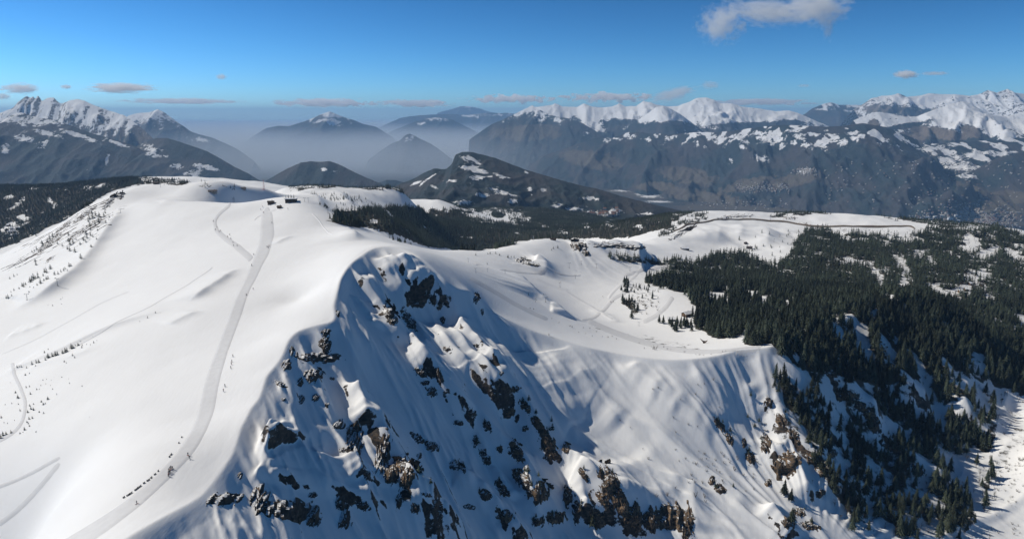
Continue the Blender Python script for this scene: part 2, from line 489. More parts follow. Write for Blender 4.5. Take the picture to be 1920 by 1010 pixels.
SNOW = (0.88, 0.88, 0.875)
def terrain_material():
    m = Mat('snow_rock_ground')
    P = m.pos()
    a = m.attr('cover')           # R rock, G dark ground / forest floor, B groomed or trampled snow
    n1 = m.noise(0.22, 8, 0.62, P); n2 = m.noise(0.035, 5, 0.6, P); n3 = m.noise(1.1, 4, 0.6, P)
    rock = m.remap(m.math('ADD', a[0], m.math('MULTIPLY', m.math('SUBTRACT', n1, 0.5), 1.5)), 0.46, 0.56)
    grd = m.remap(m.math('ADD', a[1], m.math('MULTIPLY', m.math('SUBTRACT', m.noise(0.09, 7, 0.7, P), 0.5), 1.6)), 0.42, 0.62)
    snow = m.mix(n2, SNOW, (0.83, 0.83, 0.828))
    # fine tracks on the groomed snow
    snow = m.mix(a[2], snow, m.mix(n3, (0.60, 0.60, 0.615), (0.53, 0.53, 0.55)))
    mp = m.new('ShaderNodeMapping'); mp.inputs['Scale'].default_value = (0.3, 0.3, 1.5); m.l(P, mp.inputs[0])
    lay = m.noise(0.55, 6, 0.65, mp.outputs[0])
    rc = m.mix(m.remap(n2, 0.42, 0.64), (0.075, 0.058, 0.044), (0.21, 0.145, 0.095))
    rc = m.mix(m.remap(lay, 0.42, 0.62), rc, (0.045, 0.037, 0.031))
    rc = m.mix(m.remap(n1, 0.48, 0.62), rc, (0.028, 0.025, 0.023))
    gc = m.mix(n3, (0.045, 0.045, 0.035), (0.085, 0.07, 0.05))
    c = m.mix(grd, snow, gc)
    c = m.mix(rock, c, rc)
    m.base(c); m.rough(0.75)
    mp2 = m.new('ShaderNodeMapping'); mp2.inputs['Scale'].default_value = (0.35, 0.10, 0.3); mp2.inputs['Rotation'].default_value = (0, 0, 0.5); m.l(P, mp2.inputs[0])
    h = m.math('ADD', m.math('ADD', m.math('MULTIPLY', m.noise(0.03, 4, 0.5, P), 0.9), m.math('MULTIPLY', m.noise(1.0, 4, 0.6, mp2.outputs[0]), 0.55)), m.math('MULTIPLY', m.math('MULTIPLY', rock, n1), 5.0))
    m.bump(h, 0.7, 0.4)
    return m.m
MAT_TERRAIN = terrain_material()

# ------------------------------------------------------------------ pixel-drawn regions, used only to say what covers which ground
def in_poly(px, py, poly):
    P = np.array(poly, float)
    ins = np.zeros(px.shape, bool)
    for (x0, y0), (x1, y1) in zip(P, np.roll(P, -1, axis=0)):
        if y0 == y1: continue
        c = ((y0 > py) != (y1 > py)) & (px < (x1 - x0) * (py - y0) / (y1 - y0) + x0)
        ins ^= c
    return ins
def blobs(px, py, L, soft=0.35):
    """soft union of turned ellipses (px, py, rx, ry, angle)"""
    out = np.zeros(px.shape)
    for b in L:
        cx, cy, rx, ry = b[:4]; an = R(b[4]) if len(b) > 4 else 0
        m = (np.abs(px - cx) < rx + ry + 4) & (np.abs(py - cy) < rx + ry + 4)
        if not m.any(): continue
        dx = px[m] - cx; dy = py[m] - cy
        u = (dx * math.cos(an) + dy * math.sin(an)) / rx; v = (-dx * math.sin(an) + dy * math.cos(an)) / ry
        q = np.clip((1 + soft - np.hypot(u, v)) / (2 * soft), 0, 1)
        out[m] = np.maximum(out[m], q)
    return out

# ------------------------------------------------------------------ near ground: one sheet, finer where it is close
az = np.linspace(R(-41), R(41), 900)
rr = [165.0]
while rr[-1] < 3350:
    r_ = rr[-1]
    rr.append(r_ + (1.05 if r_ < 820 else 1.05 + (r_ - 820) * 0.0052))
rr = np.array(rr)
AZ, RR = np.meshgrid(az, rr)
gx = (np.sin(AZ) * RR).ravel(); gy = (np.cos(AZ) * RR).ravel()
gz = H(gx, gy)
FLANK = H.flank
g_ = gz.reshape(len(rr), len(az))
for _ in range(1):                               # soften single-sample steps
    g_[1:-1] = 0.25 * g_[:-2] + 0.5 * g_[1:-1] + 0.25 * g_[2:]
    g_[:, 1:-1] = 0.25 * g_[:, :-2] + 0.5 * g_[:, 1:-1] + 0.25 * g_[:, 2:]
gz = g_.ravel()
print('near ground', len(rr), 'x', len(az), round(time.time() - T0, 1))
# fast height lookup on the finished sheet
GZ = gz.reshape(len(rr), len(az))
def Hq(x, y):
    r = np.hypot(x, y); a = np.arctan2(x, y)
    fi = np.clip(np.interp(r, rr, np.arange(len(rr))), 0, len(rr) - 1.001)
    fj = np.clip((a - az[0]) / (az[1] - az[0]), 0, len(az) - 1.001)
    i = fi.astype(int); j = fj.astype(int); u = fi - i; v = fj - j
    return (GZ[i, j] * (1 - u) + GZ[i + 1, j] * u) * (1 - v) + (GZ[i, j + 1] * (1 - u) + GZ[i + 1, j + 1] * u) * v
def hit(px, py, d0=180, d1=3300):
    px = np.atleast_1d(np.asarray(px, float)); py = np.atleast_1d(np.asarray(py, float))
    out = np.empty((len(px), 3))
    for i in range(0, len(px), 4000):
        out[i:i + 4000] = march(Hq, px[i:i + 4000], py[i:i + 4000], d0, d1, 700)
    return out
GPX, GPY = project(gx, gy, gz)
# slope of the sheet
dzr = np.gradient(GZ, axis=0) / np.gradient(rr)[:, None]
dza = np.gradient(GZ, axis=1) / (rr[:, None] * (az[1] - az[0]))
SLOPE = np.degrees(np.arctan(np.hypot(dzr, dza))).ravel()

# where trees stand (regions of the photograph, density) and the clearings between them
FOREST = [
 # wooded flank on the right
 ([(1215,525),(1260,500),(1300,492),(1340,478),(1400,478),(1440,500),(1480,480),(1500,440),(1545,425),(1580,440),(1640,440),(1700,446),(1740,430),(1780,425),(1830,432),(1870,428),(1940,450),(1990,620),(1960,730),(1880,745),(1845,680),(1740,705),(1650,725),(1560,700),(1480,690),(1445,645),(1420,648),(1330,628),(1297,612),(1310,575),(1290,560),(1255,545)], 0.93, 15, 23),
 ([(1430,690),(1480,690),(1560,700),(1650,720),(1740,700),(1840,690),(1872,742),(1858,800),(1870,880),(1850,945),(1800,1010),(1640,1010),(1560,930),(1520,860),(1500,800),(1450,740)], 0.44, 11, 20),
 ([(1700,680),(1850,690),(1868,760),(1858,900),(1780,940),(1740,860),(1720,780)], 0.45, 13, 22),
 ([(1560,880),(1640,860),(1760,880),(1840,900),(1800,1010),(1600,1010)], 0.25, 13, 20),
 ([(1478,660),(1560,670),(1540,720),(1500,740),(1470,720)], 0.30, 14, 22),
 ([(1500,720),(1600,740),(1640,800),(1560,820),(1510,770)], 0.35, 13, 22),
 ([(1455,920),(1520,920),(1530,990),(1470,985)], 0.25, 12, 18),
 # groups round the bowl
 ([(1140,478),(1180,478),(1240,488),(1290,486),(1300,495),(1240,497),(1180,492),(1145,488)], 0.75, 12, 18),
 ([(1166,540),(1180,522),(1182,560),(1200,590),(1188,592),(1168,570)], 0.5, 10, 16),
 ([(1210,520),(1260,505),(1290,520),(1270,545),(1230,540)], 0.5, 12, 18),
 ([(1215,605),(1290,600),(1300,622),(1220,618)], 0.25, 10, 16),
 ([(1235,435),(1262,420),(1300,402),(1330,400),(1330,404),(1290,410),(1256,440),(1236,445)], 0.7, 8, 13),
 ([(1180,445),(1240,420),(1300,400),(1300,392),(1180,430)], 0.9, 8, 13),
 ([(1280,415),(1330,404),(1325,412),(1285,424)], 0.4, 8, 13),
 ([(1440,404),(1480,396),(1560,396),(1560,400),(1445,408)], 0.8, 8, 13),
 ([(1560,400),(1600,396),(1680,410),(1760,426),(1900,424),(1960,440),(1960,400),(1560,385)], 0.8, 8, 13),
 ([(1078,452),(1105,462),(1095,475),(1070,462)], 0.3, 8, 12),
 ([(1230,545),(1215,575),(1190,570),(1185,540),(1200,530)], 0.10, 7, 11),
 ([(1380,440),(1500,430),(1480,480),(1400,480)], 0.05, 8, 14),
 # behind the plateau
 ([(610,415),(640,395),(700,392),(740,385),(800,392),(860,385),(930,380),(1020,375),(1120,380),(1260,395),(1260,425),(1180,446),(1100,446),(1000,448),(930,466),(870,470),(800,462),(760,445),(700,428),(650,425)], 0.97, 9, 13),
 ([(720,352),(800,350),(880,360),(960,372),(960,400),(880,392),(820,372),(750,360)], 0.97, 9, 13),
 ([(580,362),(640,362),(700,375),(740,385),(700,395),(640,398),(600,395)], 0.11, 5, 9),
 ([(540,350),(600,346),(660,338),(720,348),(720,355),(640,352),(540,358)], 0.55, 5, 9),
 ([(600,345),(625,336),(665,338),(675,350),(640,346)], 0.8, 8, 11),
 ([(740,362),(762,352),(800,375),(770,372)], 0.25, 5, 8),
 ([(690,425),(760,440),(790,462),(740,452)], 0.22, 5, 8),
 # wooded ridge on the left
 ([(-60,345),(120,340),(200,332),(260,335),(270,345),(215,355),(185,372),(150,395),(95,425),(40,452),(-60,490)], 0.95, 8, 13),
 ([(190,342),(340,346),(360,340),(240,330)], 0.6, 6, 10),
 ([(370,350),(420,355),(440,358),(440,350),(380,342)], 0.4, 5, 8),
]
CLEAR = [(1830,520,22,9,-20),(1795,548,42,9,-15),(1838,515,20,12,-10),(1820,455,14,22,20),(1850,475,26,8,-25),(1905,480,24,10,30),(1640,515,9,22,-30),(1600,488,26,7,10),(1690,495,10,22,-35),
 (1696,535,9,12),(1440,578,40,5,8),(1400,575,18,5),(1480,566,5,12),(1435,565,5,16,20),(1560,566,16,6),(1750,545,18,7,50),(1610,640,14,44,-32),(1570,620,8,26,-25),(1660,660,9,36,-32),
 (1725,475,14,7,10),(1745,490,9,10),(1700,450,40,5),(1860,560,12,8,40),(1835,600,8,14,-40),(1915,605,14,16,30),(1345,555,20,8),(1365,545,10,10),(1345,640,40,4,10),(1660,560,24,8),(1640,590,10,10),
 (1720,690,8,30,-35),(1850,725,34,10,15),(1800,780,26,10,40),(1880,690,5,4),
 (935,405,40,12,3),(985,412,12,4),(900,400,20,5,10),(870,392,26,4,5),(800,384,70,6,7),(845,368,34,3,8),(990,382,14,3,10),(870,350,14,4),(780,346,20,3,5),(740,352,10,3),
 (560,396,12,4,-40),(700,415,10,3),(1020,425,6,3),(730,402,5,12,-40),(1100,425,5,3),(1050,432,7,4),(1140,418,6,4),(1200,425,6,3),
 (22,430,16,9,-30),(45,410,10,9,-60),(30,385,14,3,-35),(100,378,3,12,-20),(20,370,8,2,-20),(65,352,10,2,-30),(185,350,24,3,-5)]
GROVE = [(935,404,12,5),(930,402,9,5)]
def forest_at(px, py, x, y):
    """tree density 0..1 and the height range at a place"""
    d = np.zeros(px.shape); h0 = np.full(px.shape, 10.0); h1 = np.full(px.shape, 16.0)
    wx = 16 * fbm(x / 55, y / 55, 201, 4); wy = 12 * fbm(x / 55, y / 55, 207, 4)
    for poly, den, a, b in FOREST:
        P = np.array(poly)
        m = (px > P[:, 0].min() - 8) & (px < P[:, 0].max() + 8) & (py > P[:, 1].min() - 8) & (py < P[:, 1].max() + 8)
        k = np.where(m)[0]
        if len(k) == 0: continue
        sc = 0.55 if P[:, 1].max() < 500 else 1.0
        ins = in_poly(px[k] + wx[k] * sc, py[k] + wy[k] * sc, poly) & (den > d[k])
        d[k] = np.where(ins, den, d[k]); h0[k] = np.where(ins, a, h0[k]); h1[k] = np.where(ins, b, h1[k])
    n = fbm(x / 34, y / 34, 211, 4)
    d = np.where(d > 0.6, d * np.where((y > 950) & (d < 0.945), 0.93 * sstep(-0.34, 0.04, n), 0.97 * sstep(np.where(y > 950, -0.6, -0.42), np.where(y > 950, -0.25, -0.04), n)), d * sstep(-0.25, 0.22, n) * 1.5)
    c = blobs(px + wx, py + wy, CLEAR, 0.9) + 0.75 * fbm(x / 22, y / 22, 217, 4)
    d = d * (1 - sstep(0.36, 0.56, c))
    g = blobs(px, py, GROVE, 0.2)
    d = np.maximum(d, 0.8 * g)
    return d, h0, h1

# dark rock faces traced on the photograph: px, py, half width, half height, turn
ROCKS = [
 (594,670,44,10,2),(611,647,12,17,0),(612,624,9,8,0),(539,685,9,10,0),(588,705,17,12,0),(623,709,5,4,0),(527,720,13,5,20),(564,716,6,9,0),(565,747,6,10,0),(592,745,7,7,0),(613,758,5,5,0),(532,748,5,4,0),(547,658,3,12,0),
 (419,935,38,12,-4),(488,935,15,26,10),(542,955,56,22,5),(590,970,14,20,0),(640,944,13,14,0),(645,975,14,18,0),(681,948,13,9,20),(586,928,9,6,0),(451,892,5,8,0),(642,843,9,5,0),(688,889,7,9,0),(665,822,15,34,12),(636,796,13,10,0),(660,806,12,12,0),
 (719,846,13,42,10),(735,889,18,24,0),(764,896,13,26,25),(748,868,14,16,0),(748,939,7,18,0),(779,954,10,12,0),(781,819,18,8,35),(808,835,15,9,30),(785,854,6,8,0),(785,881,7,9,0),(854,871,13,9,0),(868,878,5,10,-30),(800,927,13,4,15),(820,946,9,15,-30),(825,968,6,16,0),
 (891,827,5,14,0),(910,856,9,19,-30),(910,927,15,9,30),(941,914,9,20,-30),(947,966,20,13,25),(968,848,11,22,-32),(982,902,12,32,-25),(1012,925,16,20,0),(1041,970,20,14,0),(1026,821,9,32,-32),(937,842,6,8,0),(1008,978,12,10,0),(880,950,14,5,10),
 (735,601,10,8,0),(772,609,8,15,-25),(789,698,15,8,40),(809,733,12,9,40),(798,718,9,5,0),(824,702,5,19,-20),(839,654,8,6,0),(885,774,11,6,0),(860,792,9,6,0),(927,742,5,15,-30),(957,772,10,8,0),(966,729,10,6,0),(985,761,8,15,-38),(1009,796,9,24,-34),(913,798,7,13,-30),(985,803,6,6,0),
 (732,590,11,22,-30),(764,598,8,22,-25),(779,570,9,7,0),(800,553,8,6,0),(811,562,7,11,0),(822,547,7,6,0),(766,568,5,6,0),(634,587,4,7,0),(830,600,5,8,0),
 (1095,890,6,18,-35),(1131,936,9,26,-30),(1145,905,17,34,-25),(1165,945,15,34,-15),(1190,966,15,28,0),(1218,974,15,26,0),(1256,972,30,28,0),(1290,978,12,34,0),(1120,972,12,24,-20),(1030,835,10,34,-32),(1065,931,10,20,0),(1082,961,9,20,0),(1351,918,10,12,-30),(1335,900,7,9,0),(1061,839,8,9,-30),
 (1442,755,9,9,0),(1465,788,9,16,-35),(1488,817,9,18,-35),(1472,872,26,24,10),(1524,863,9,22,-35),(1544,882,10,12,0),(1407,856,8,15,-20),(1436,832,10,18,0),(1478,980,17,10,15),(1629,778,24,9,35),(1668,833,9,22,-40),(1691,847,9,15,-30),(1576,742,11,10,0),(1350,797,7,18,-35),(1367,821,7,14,-30),(1590,742,20,9,20),(1612,760,14,10,30),(1640,800,12,14,-35),(1720,880,16,9,35),(1558,700,14,7,10),(1600,705,10,6,20),(1500,760,10,8,0),(1560,850,9,8,0),(1610,870,14,6,25),(1540,925,10,8,0),(1500,960,14,8,20),(1520,985,20,8,15),(1655,661,8,15,-20),(1672,690,7,10,-20),(1700,868,8,8,0),(1440,905,9,7,0),(1395,830,5,9,0),
 (893,560,6,10,0),(905,585,4,6,0),(940,700,4,5,0),(948,725,4,5,0),
 (1085,461,16,9,10),(1150,460,42,5,2),(1185,464,22,5,5),(1100,475,6,6,0),(1272,440,26,4,-28),(1391,405,26,3,0),(1360,408,18,3,-10),(1480,409,16,3,0),(1510,420,14,2,10),(990,492,18,4,8),(975,488,9,4,0),(1005,497,8,3,0),(1345,470,9,2,-5),
 (160,402,24,4,-35),(205,380,18,5,-50),(120,425,22,3,-35),(100,450,20,4,-40),(80,465,14,4,-45),(190,410,12,2,-35),(140,440,24,2,-38),(165,425,26,2,-36),(95,485,14,2,-38),(225,368,8,5,-40),
]
face_rock = sstep(56, 66, SLOPE + 9 * fbm(gx / 9, gy / 9, 91, 4)) * (gy < 960)
cov_r = np.maximum(np.maximum(face_rock * 0.72, FLANK * sstep(-0.02, 0.28, fbm(gx / 19, gy / 19, 97, 3) + 0.0) * 0.75), 0.75 * blobs(GPX + 5 * gnoise(gx / 6, gy / 6, 95), GPY + 5 * gnoise(gx / 6, gy / 6, 96), [(a, b, c * 0.85, d * 0.85, e) for a, b, c, d, e in ROCKS], 0.35))
spur = in_poly(GPX, GPY, [(222,362),(245,378),(210,420),(150,470),(60,520),(0,510),(10,478),(50,456),(100,430),(150,396)]) & (gy > 950) & (gy < 1300)
sa = (67 * gx + 60 * gy) / 90; sc_ = (60 * gx - 67 * gy) / 90
cov_r = np.maximum(cov_r, spur * 0.72 * sstep(0.10, 0.32, fbm(sc_ / 5.5, sa / 60, 141, 4) + 0.35 * gnoise(gx / 70, gy / 70, 143)))
fd, _, _ = forest_at(GPX, GPY, gx, gy)
LOWG = [(1885,900,30,120,0)]
cov_g = np.clip(fd * 0.95, 0, 0.9)
cov_g = np.maximum(cov_g, 0.40 * blobs(GPX, GPY, [(1250,645,110,14,12),(1150,620,60,8,15),(1210,560,30,30,0),(1480,780,60,60,0),(1590,760,80,60,30),(1700,930,140,60,0),(1905,860,45,130,0),(1810,545,60,14,-15),(1700,480,120,40,0)], 0.6))
ground = grid_mesh('snowy_ground', np.stack([gx, gy, gz], -1), len(rr), len(az), MAT_TERRAIN, {'cover': np.stack([cov_r, cov_g, 0 * gx], -1)})
link(ground); tag(ground, kind='structure')
print('ground', round(time.time() - T0, 1))

# ------------------------------------------------------------------ groomed runs, tracks and the hill road: thin sheets on the snow
def strip_mat(name, c0, c1, rough=0.8, stripes=True):
    m = Mat(name)
    uv = m.new('ShaderNodeUVMap').outputs[0]
    sx = m.new('ShaderNodeSeparateXYZ'); m.l(uv, sx.inputs[0])
    P = m.pos()
    n = m.noise(0.25, 5, 0.6, P)
    c = m.mix(m.remap(n, 0.3, 0.7), c0, c1)
    if stripes:
        cb = m.new('ShaderNodeCombineXYZ'); m.l(m.math('MULTIPLY', sx.outputs[0], 26), cb.inputs[0]); m.l(m.math('MULTIPLY', sx.outputs[1], 2.0), cb.inputs[1])
        c = m.mix(m.math('MULTIPLY', m.noise(1.0, 3, 0.6, cb.outputs[0]), 0.5), c, tuple(v * 0.9 for v in c0))
    m.base(c); m.rough(rough)
    m.bump(n, 0.4, 0.4)
    return m.m
MAT_PISTE = strip_mat('groomed_snow', (0.73, 0.73, 0.735), (0.67, 0.67, 0.675))
MAT_TRACK = strip_mat('trampled_snow', (0.72, 0.72, 0.725), (0.66, 0.66, 0.665))
MAT_FAINT = strip_mat('faint_trail', (0.82, 0.82, 0.82), (0.77, 0.77, 0.775))
MAT_ROAD = strip_mat('earth_road', (0.11, 0.085, 0.065), (0.20, 0.16, 0.12), 0.9, False)
def strip(name, L, Rr, mat, lift=0.16, nc=9, step=4.0, d0=180, d1=2400):
    A = hit([p[0] for p in L], [p[1] for p in L], d0, d1); B = hit([p[0] for p in Rr], [p[1] for p in Rr], d0, d1)
    def res(W, n):
        s = np.concatenate([[0], np.cumsum(np.linalg.norm(np.diff(W[:, :2], axis=0), axis=1))])
        q = np.linspace(0, s[-1], n)
        o = np.stack([np.interp(q, s, W[:, k]) for k in range(2)], -1)
        for _ in range(4): o[1:-1] = .25 * o[:-2] + .5 * o[1:-1] + .25 * o[2:]
        return o
    n = max(8, int(np.linalg.norm(np.diff(A[:, :2], axis=0), axis=1).sum() / step))
    a, b = res(A, n), res(B, n)
    w = np.linspace(0, 1, nc)
    XY = a[:, None] * (1 - w[None, :, None]) + b[:, None] * w[None, :, None]
    z = Hq(XY[..., 0].ravel(), XY[..., 1].ravel()).reshape(n, nc)
    far = np.hypot(XY[..., 0], XY[..., 1])
    z = z + lift * (1 + far / 900)
    z[:, 0] -= lift * 2.2 ; z[:, -1] -= lift * 2.2
    z[0, :] -= lift * 3; z[-1, :] -= lift * 3
    o = grid_mesh(name, np.concatenate([XY, z[..., None]], -1).reshape(-1, 3), n, nc, mat)
    uv = o.data.uv_layers.new(name='UVMap')
    U = np.stack([np.broadcast_to(w, (n, nc)), np.broadcast_to(np.arange(n)[:, None] * step / 10, (n, nc))], -1).reshape(-1, 2)
    vi = np.empty(len(o.data.loops), np.int32); o.data.loops.foreach_get('vertex_index', vi)
    uv.data.foreach_set('uv', U[vi].astype(np.float32).ravel())
    link(o); tag(o, kind='structure')
    return o
def lane(pts, w):
    """left and right side of a track drawn by its middle and its width in pixels"""
    P = np.array(pts, float); T = np.gradient(P, axis=0); T /= np.linalg.norm(T, axis=1)[:, None]
    N = np.stack([-T[:, 1], T[:, 0]], -1) * 0.5 * np.broadcast_to(np.asarray(w, float), (len(P),))[:, None]
    return (P + N).tolist(), (P - N).tolist()
strip('ski_piste', [(499,389),(490,398),(488,431),(485,458),(475,485),(465,508),(448,545),(431,586),(416,626),(401,665),(383,714),(371,771),(353,814),(321,860),(285,896),(221,949),(157,989),(90,1030)],
      [(503,388),(511,400),(515,438),(505,475),(492,498),(471,539),(455,586),(440,626),(429,655),(413,714),(403,768),(388,810),(363,853),(328,889),(285,928),(235,971),(185,1010),(120,1050)], MAT_PISTE)
for pts, w, nm in [
  ([(438,368),(430,386),(411,401),(402,414),(405,431),(424,448),(448,465),(472,487)], [5,6,6,7,9,11,13,14], 'ski_track'),
  ([(23,679),(26,700),(39,728),(48,753),(46,778),(37,803),(21,817),(-15,832)], 8, 'snowcat_track'),
  ([(120,853),(64,885),(-20,918)], 8, 'snowcat_track'),
  ([(120,858),(82,907),(43,949),(-15,992)], 11, 'snowcat_track'),
  ([(475,414),(482,406),(500,398),(520,392)], 3.5, 'ski_track'),
  ([(585,400),(600,415),(625,440)], 2.5, 'ski_track'),
  ([(890,496),(940,505),(1000,512),(1050,514),(1090,516)], 3.5, 'snowcat_track'),
  ([(1100,600),(1150,622),(1210,642),(1290,658),(1350,660),(1430,653)], 11, 'snowcat_track'),
  ([(1262,556),(1250,574),(1230,592),(1205,604)], 9, 'ski_track'),
  ([(1175,548),(1150,560),(1120,590),(1090,600)], 7, 'ski_track'),
  ([(0,665),(60,640),(130,602),(190,567),(245,545)], 3, 'ski_track'),
  ([(130,655),(210,610),(290,570),(350,535),(400,500)], 2.5, 'ski_track'),
  ([(1000,520),(1060,545),(1110,575),(1150,600)], 5, 'ski_track'),
  ([(1210,500),(1170,530),(1140,560)], 6, 'ski_track'),
  ([(880,520),(930,548),(975,575),(1030,600)], 8, 'ski_track'),
  ([(1170,516),(1200,508),(1240,500),(1275,497)], 6, 'snowcat_track'),
 ]:
    l, r_ = lane(pts, w)
    strip(nm, l, r_, MAT_FAINT if (max(np.atleast_1d(w)) < 7 and nm == 'ski_track') else MAT_TRACK, 0.16, 5, 4.0)
l, r_ = lane([(1262,434),(1289,421),(1336,413),(1386,411),(1437,414),(1480,416),(1504,422),(1548,426),(1605,425),(1672,425),(1706,423),(1716,430)], 2.2)
strip('hill_road', l, r_, MAT_ROAD, 0.8, 4, 12, 600, 3000)
# ------------------------------------------------------------------ far mountains: each one a relief of its own
def far_material():
    m = Mat('far_slopes')
    P = m.pos()
    a = m.attr('cover')              # R snow, G bare rock, B meadow / field
    n1 = m.noise(0.011, 10, 0.72, P); n2 = m.noise(0.0022, 6, 0.6, P); n3 = m.noise(0.03, 6, 0.7, P)
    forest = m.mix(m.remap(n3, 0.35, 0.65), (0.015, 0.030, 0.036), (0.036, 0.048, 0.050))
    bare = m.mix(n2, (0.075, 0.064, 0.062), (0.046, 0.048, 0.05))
    field = m.mix(m.remap(n1, 0.35, 0.65), (0.12, 0.11, 0.085), (0.085, 0.07, 0.06))
    rock = m.mix(m.remap(n3, 0.3, 0.7), (0.11, 0.095, 0.085), (0.20, 0.165, 0.135))
    def thr(v, k, w=0.06):
        return m.remap(m.math('ADD', v, m.math('MULTIPLY', m.math('SUBTRACT', n1, 0.5), k)), 0.5 - w, 0.5 + w)
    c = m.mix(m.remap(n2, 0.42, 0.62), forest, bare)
    c = m.mix(thr(a[2], 1.3), c, field)
    c = m.mix(thr(a[1], 1.2), c, rock)
    sfac = m.remap(m.math('ADD', m.math('ADD', a[0], m.math('MULTIPLY', m.math('SUBTRACT', n1, 0.5), 2.0)), m.math('MULTIPLY', m.math('SUBTRACT', n3, 0.5), 1.3)), 0.45, 0.55)
    c = m.mix(sfac, c, m.mix(n3, (0.84, 0.84, 0.84), (0.74, 0.74, 0.75)))
    m.base(c); m.rough(0.85)
    m.bump(m.math('ADD', n1, m.math('MULTIPLY', n3, 0.35)), 60.0, 0.6)
    return m.m
MAT_FAR = far_material()
FAR_SURF = []
def mountain(label, crest, front, back=0.6, spur=0.12, lam=900, snow=None, snow_w=250, rock=0.0, patches=(), clear=(), fields=(), rocks=(), dirx=0.0, seed=1, nrow=84, terrace=None, base=-1300, wood=0.0, dapple=None, name='mountain', smax=None):
    P = np.array(crest, float); P[:, 2] *= 1000
    pxs = np.arange(P[0, 0], P[-1, 0] + 1e-6, 2.2)
    py = np.interp(pxs, P[:, 0], P[:, 1]); d = np.interp(pxs, P[:, 0], P[:, 2])
    py = py + 0.9 * fbm(pxs / 11, pxs * 0 + seed, seed, 4)
    C = at(pxs, py, d)
    n = len(C)
    u = np.concatenate([[0], np.cumsum(np.linalg.norm(np.diff(C[:, :2], axis=0), axis=1))])
    S = smax or (C[:, 2].max() - base) / front
    q = np.linspace(0, 1, nrow)
    sf = S * q ** 1.35
    sb = -np.linspace(1, 0, 9)[:-1] ** 1.5 * 1800
    s = np.concatenate([sb, sf])
    Sg, Ug = np.meshgrid(s, u, indexing='ij')
    zc = np.broadcast_to(C[:, 2], Sg.shape)
    sp = np.maximum(Sg, 0)
    if terrace is None:
        prof = front * sp
    else:
        prof = np.interp(sp, [t[0] for t in terrace], [t[1] for t in terrace])
    ramp = 1 - np.exp(-sp / (lam * 0.7))
    wv = fbm(Ug / (lam * 2.5), Sg / (lam * 2.5), seed + 3, 3)
    rg = ridged((Ug + 0.35 * Sg + lam * 0.8 * wv) / lam, Sg / (lam * 2.6), seed, 5)
    z = zc - prof + ramp * lam * spur * (rg - 0.62) * 2.0 + ramp * lam * spur * 0.5 * fbm(Ug / (lam * .3), Sg / (lam * .3), seed + 8, 5)
    z = z + ramp * (ridged((Ug + 0.3 * Sg) / (lam * 0.26), Sg / (lam * 0.6), seed + 61, 4) - 0.45) * lam * 0.075
    z = np.where(Sg < 0, zc + back * Sg, z)
    x = C[:, 0][None] + Sg * dirx
    y = C[:, 1][None] - Sg
    x, y, z = x.ravel(), y.ravel(), z.ravel()
    PX, PY = project(x, y, z)
    n2 = fbm(x / 420, y / 420, seed + 21, 5); n3 = ridged(Ug.ravel() / (lam * .45), Sg.ravel() / (lam * 1.3), seed + 23, 4)
    sn = np.zeros(len(x))
    if snow is not None:
        sn = sstep(-1, 1, (z - snow + 260 * n2 + 220 * (n3 - 0.45)) / snow_w)
        if wood: sn = sn * (1 - wood * sstep(0.05, 0.3, n2 + 0.1))
    j1 = 5 * fbm(x / 260, y / 260, seed + 31, 4); j2 = 4 * fbm(x / 260, y / 260, seed + 37, 4)
    if len(patches): sn = np.maximum(sn, 0.82 * blobs(PX + 1.6 * j1, PY + 1.3 * j2, patches, 1.0) + 0.02)
    if dapple: sn = np.maximum(sn, dapple[1] * sstep(0.0, 0.22, fbm(x / 170, y / 260, seed + 51, 4)) * sstep(dapple[0] - 140, dapple[0] + 140, z + 150 * n2))
    if len(clear): sn = sn * (1 - blobs(PX + j1, PY + j2, clear, 0.5))
    g = np.abs(np.gradient(z.reshape(Sg.shape), axis=1) / np.gradient(Ug, axis=1)).ravel()
    rk = rock * sstep(0.25, 0.75, g + 0.5 * n3)
    if len(rocks):
        rb = blobs(PX + j1, PY + j2, rocks, 0.5)
        rk = np.maximum(rk, rb); sn = sn * (1 - 0.75 * rb)
    sn = np.where(rk > 0.3, sn * (1 - 0.8 * rk), sn)
    sn = np.minimum(sn, 0.84)
    fl = 0.9 * blobs(PX + 2 * j1, PY + j2, fields, 0.6) if len(fields) else np.zeros(len(x))
    o = grid_mesh(name, np.stack([x, y, z], -1), len(s), n, MAT_FAR, {'cover': np.stack([sn, rk, fl], -1)})
    link(o); tag(o, label, kind='structure')
    return o

mountain('dark blue forested slope with patchy snow along its top, front range on the left', [(-120,240,9.4),(-60,235,9.3),(0,229,9.2),(20,216,9.2),(40,211,9.2),(67,219,9.1),(101,226,9),(135,236,8.9),(168,249,8.8),(202,258,8.7),(236,268,8.6),(256,276,8.5),(286,293,8.4),(313,315,8.2),(353,338,8.0),(400,372,7.8)], 0.42, 0.5, 0.11, 1000, snow=-20, snow_w=170, wood=0.2, dapple=(-140,0.8),
  patches=[(50,262,22,6,15),(82,270,14,4,-40),(10,280,7,9),(20,225,40,8,5),(200,300,3,9),(90,250,30,4,15),(150,255,40,4,18),(220,270,20,3,20)], seed=3)
mountain('high jagged snowy range with steep leaning peaks on the left', [(-140,215,13.6),(-60,206,13.5),(0,212,13.4),(24,203,13.3),(34,191,13.2),(50,180,13.2),(57,184,13.2),(62,180,13.2),(66,186,13.2),(71,179,13.1),(79,190,13),(89,184,13),(101,183,12.9),(111,193,12.8),(116,195,12.8),(128,189,12.7),(145,186,12.6),(158,189,12.5),(175,197,12.4),(189,202,12.3),(209,209,12.2),(232,216,12),(249,227,11.8),(269,243,11.6),(286,259,11.4),(303,273,11.2),(330,300,11)], 0.55, 0.7, 0.22, 800, snow=-300, snow_w=220, rock=0.75, dirx=0.25, seed=11)
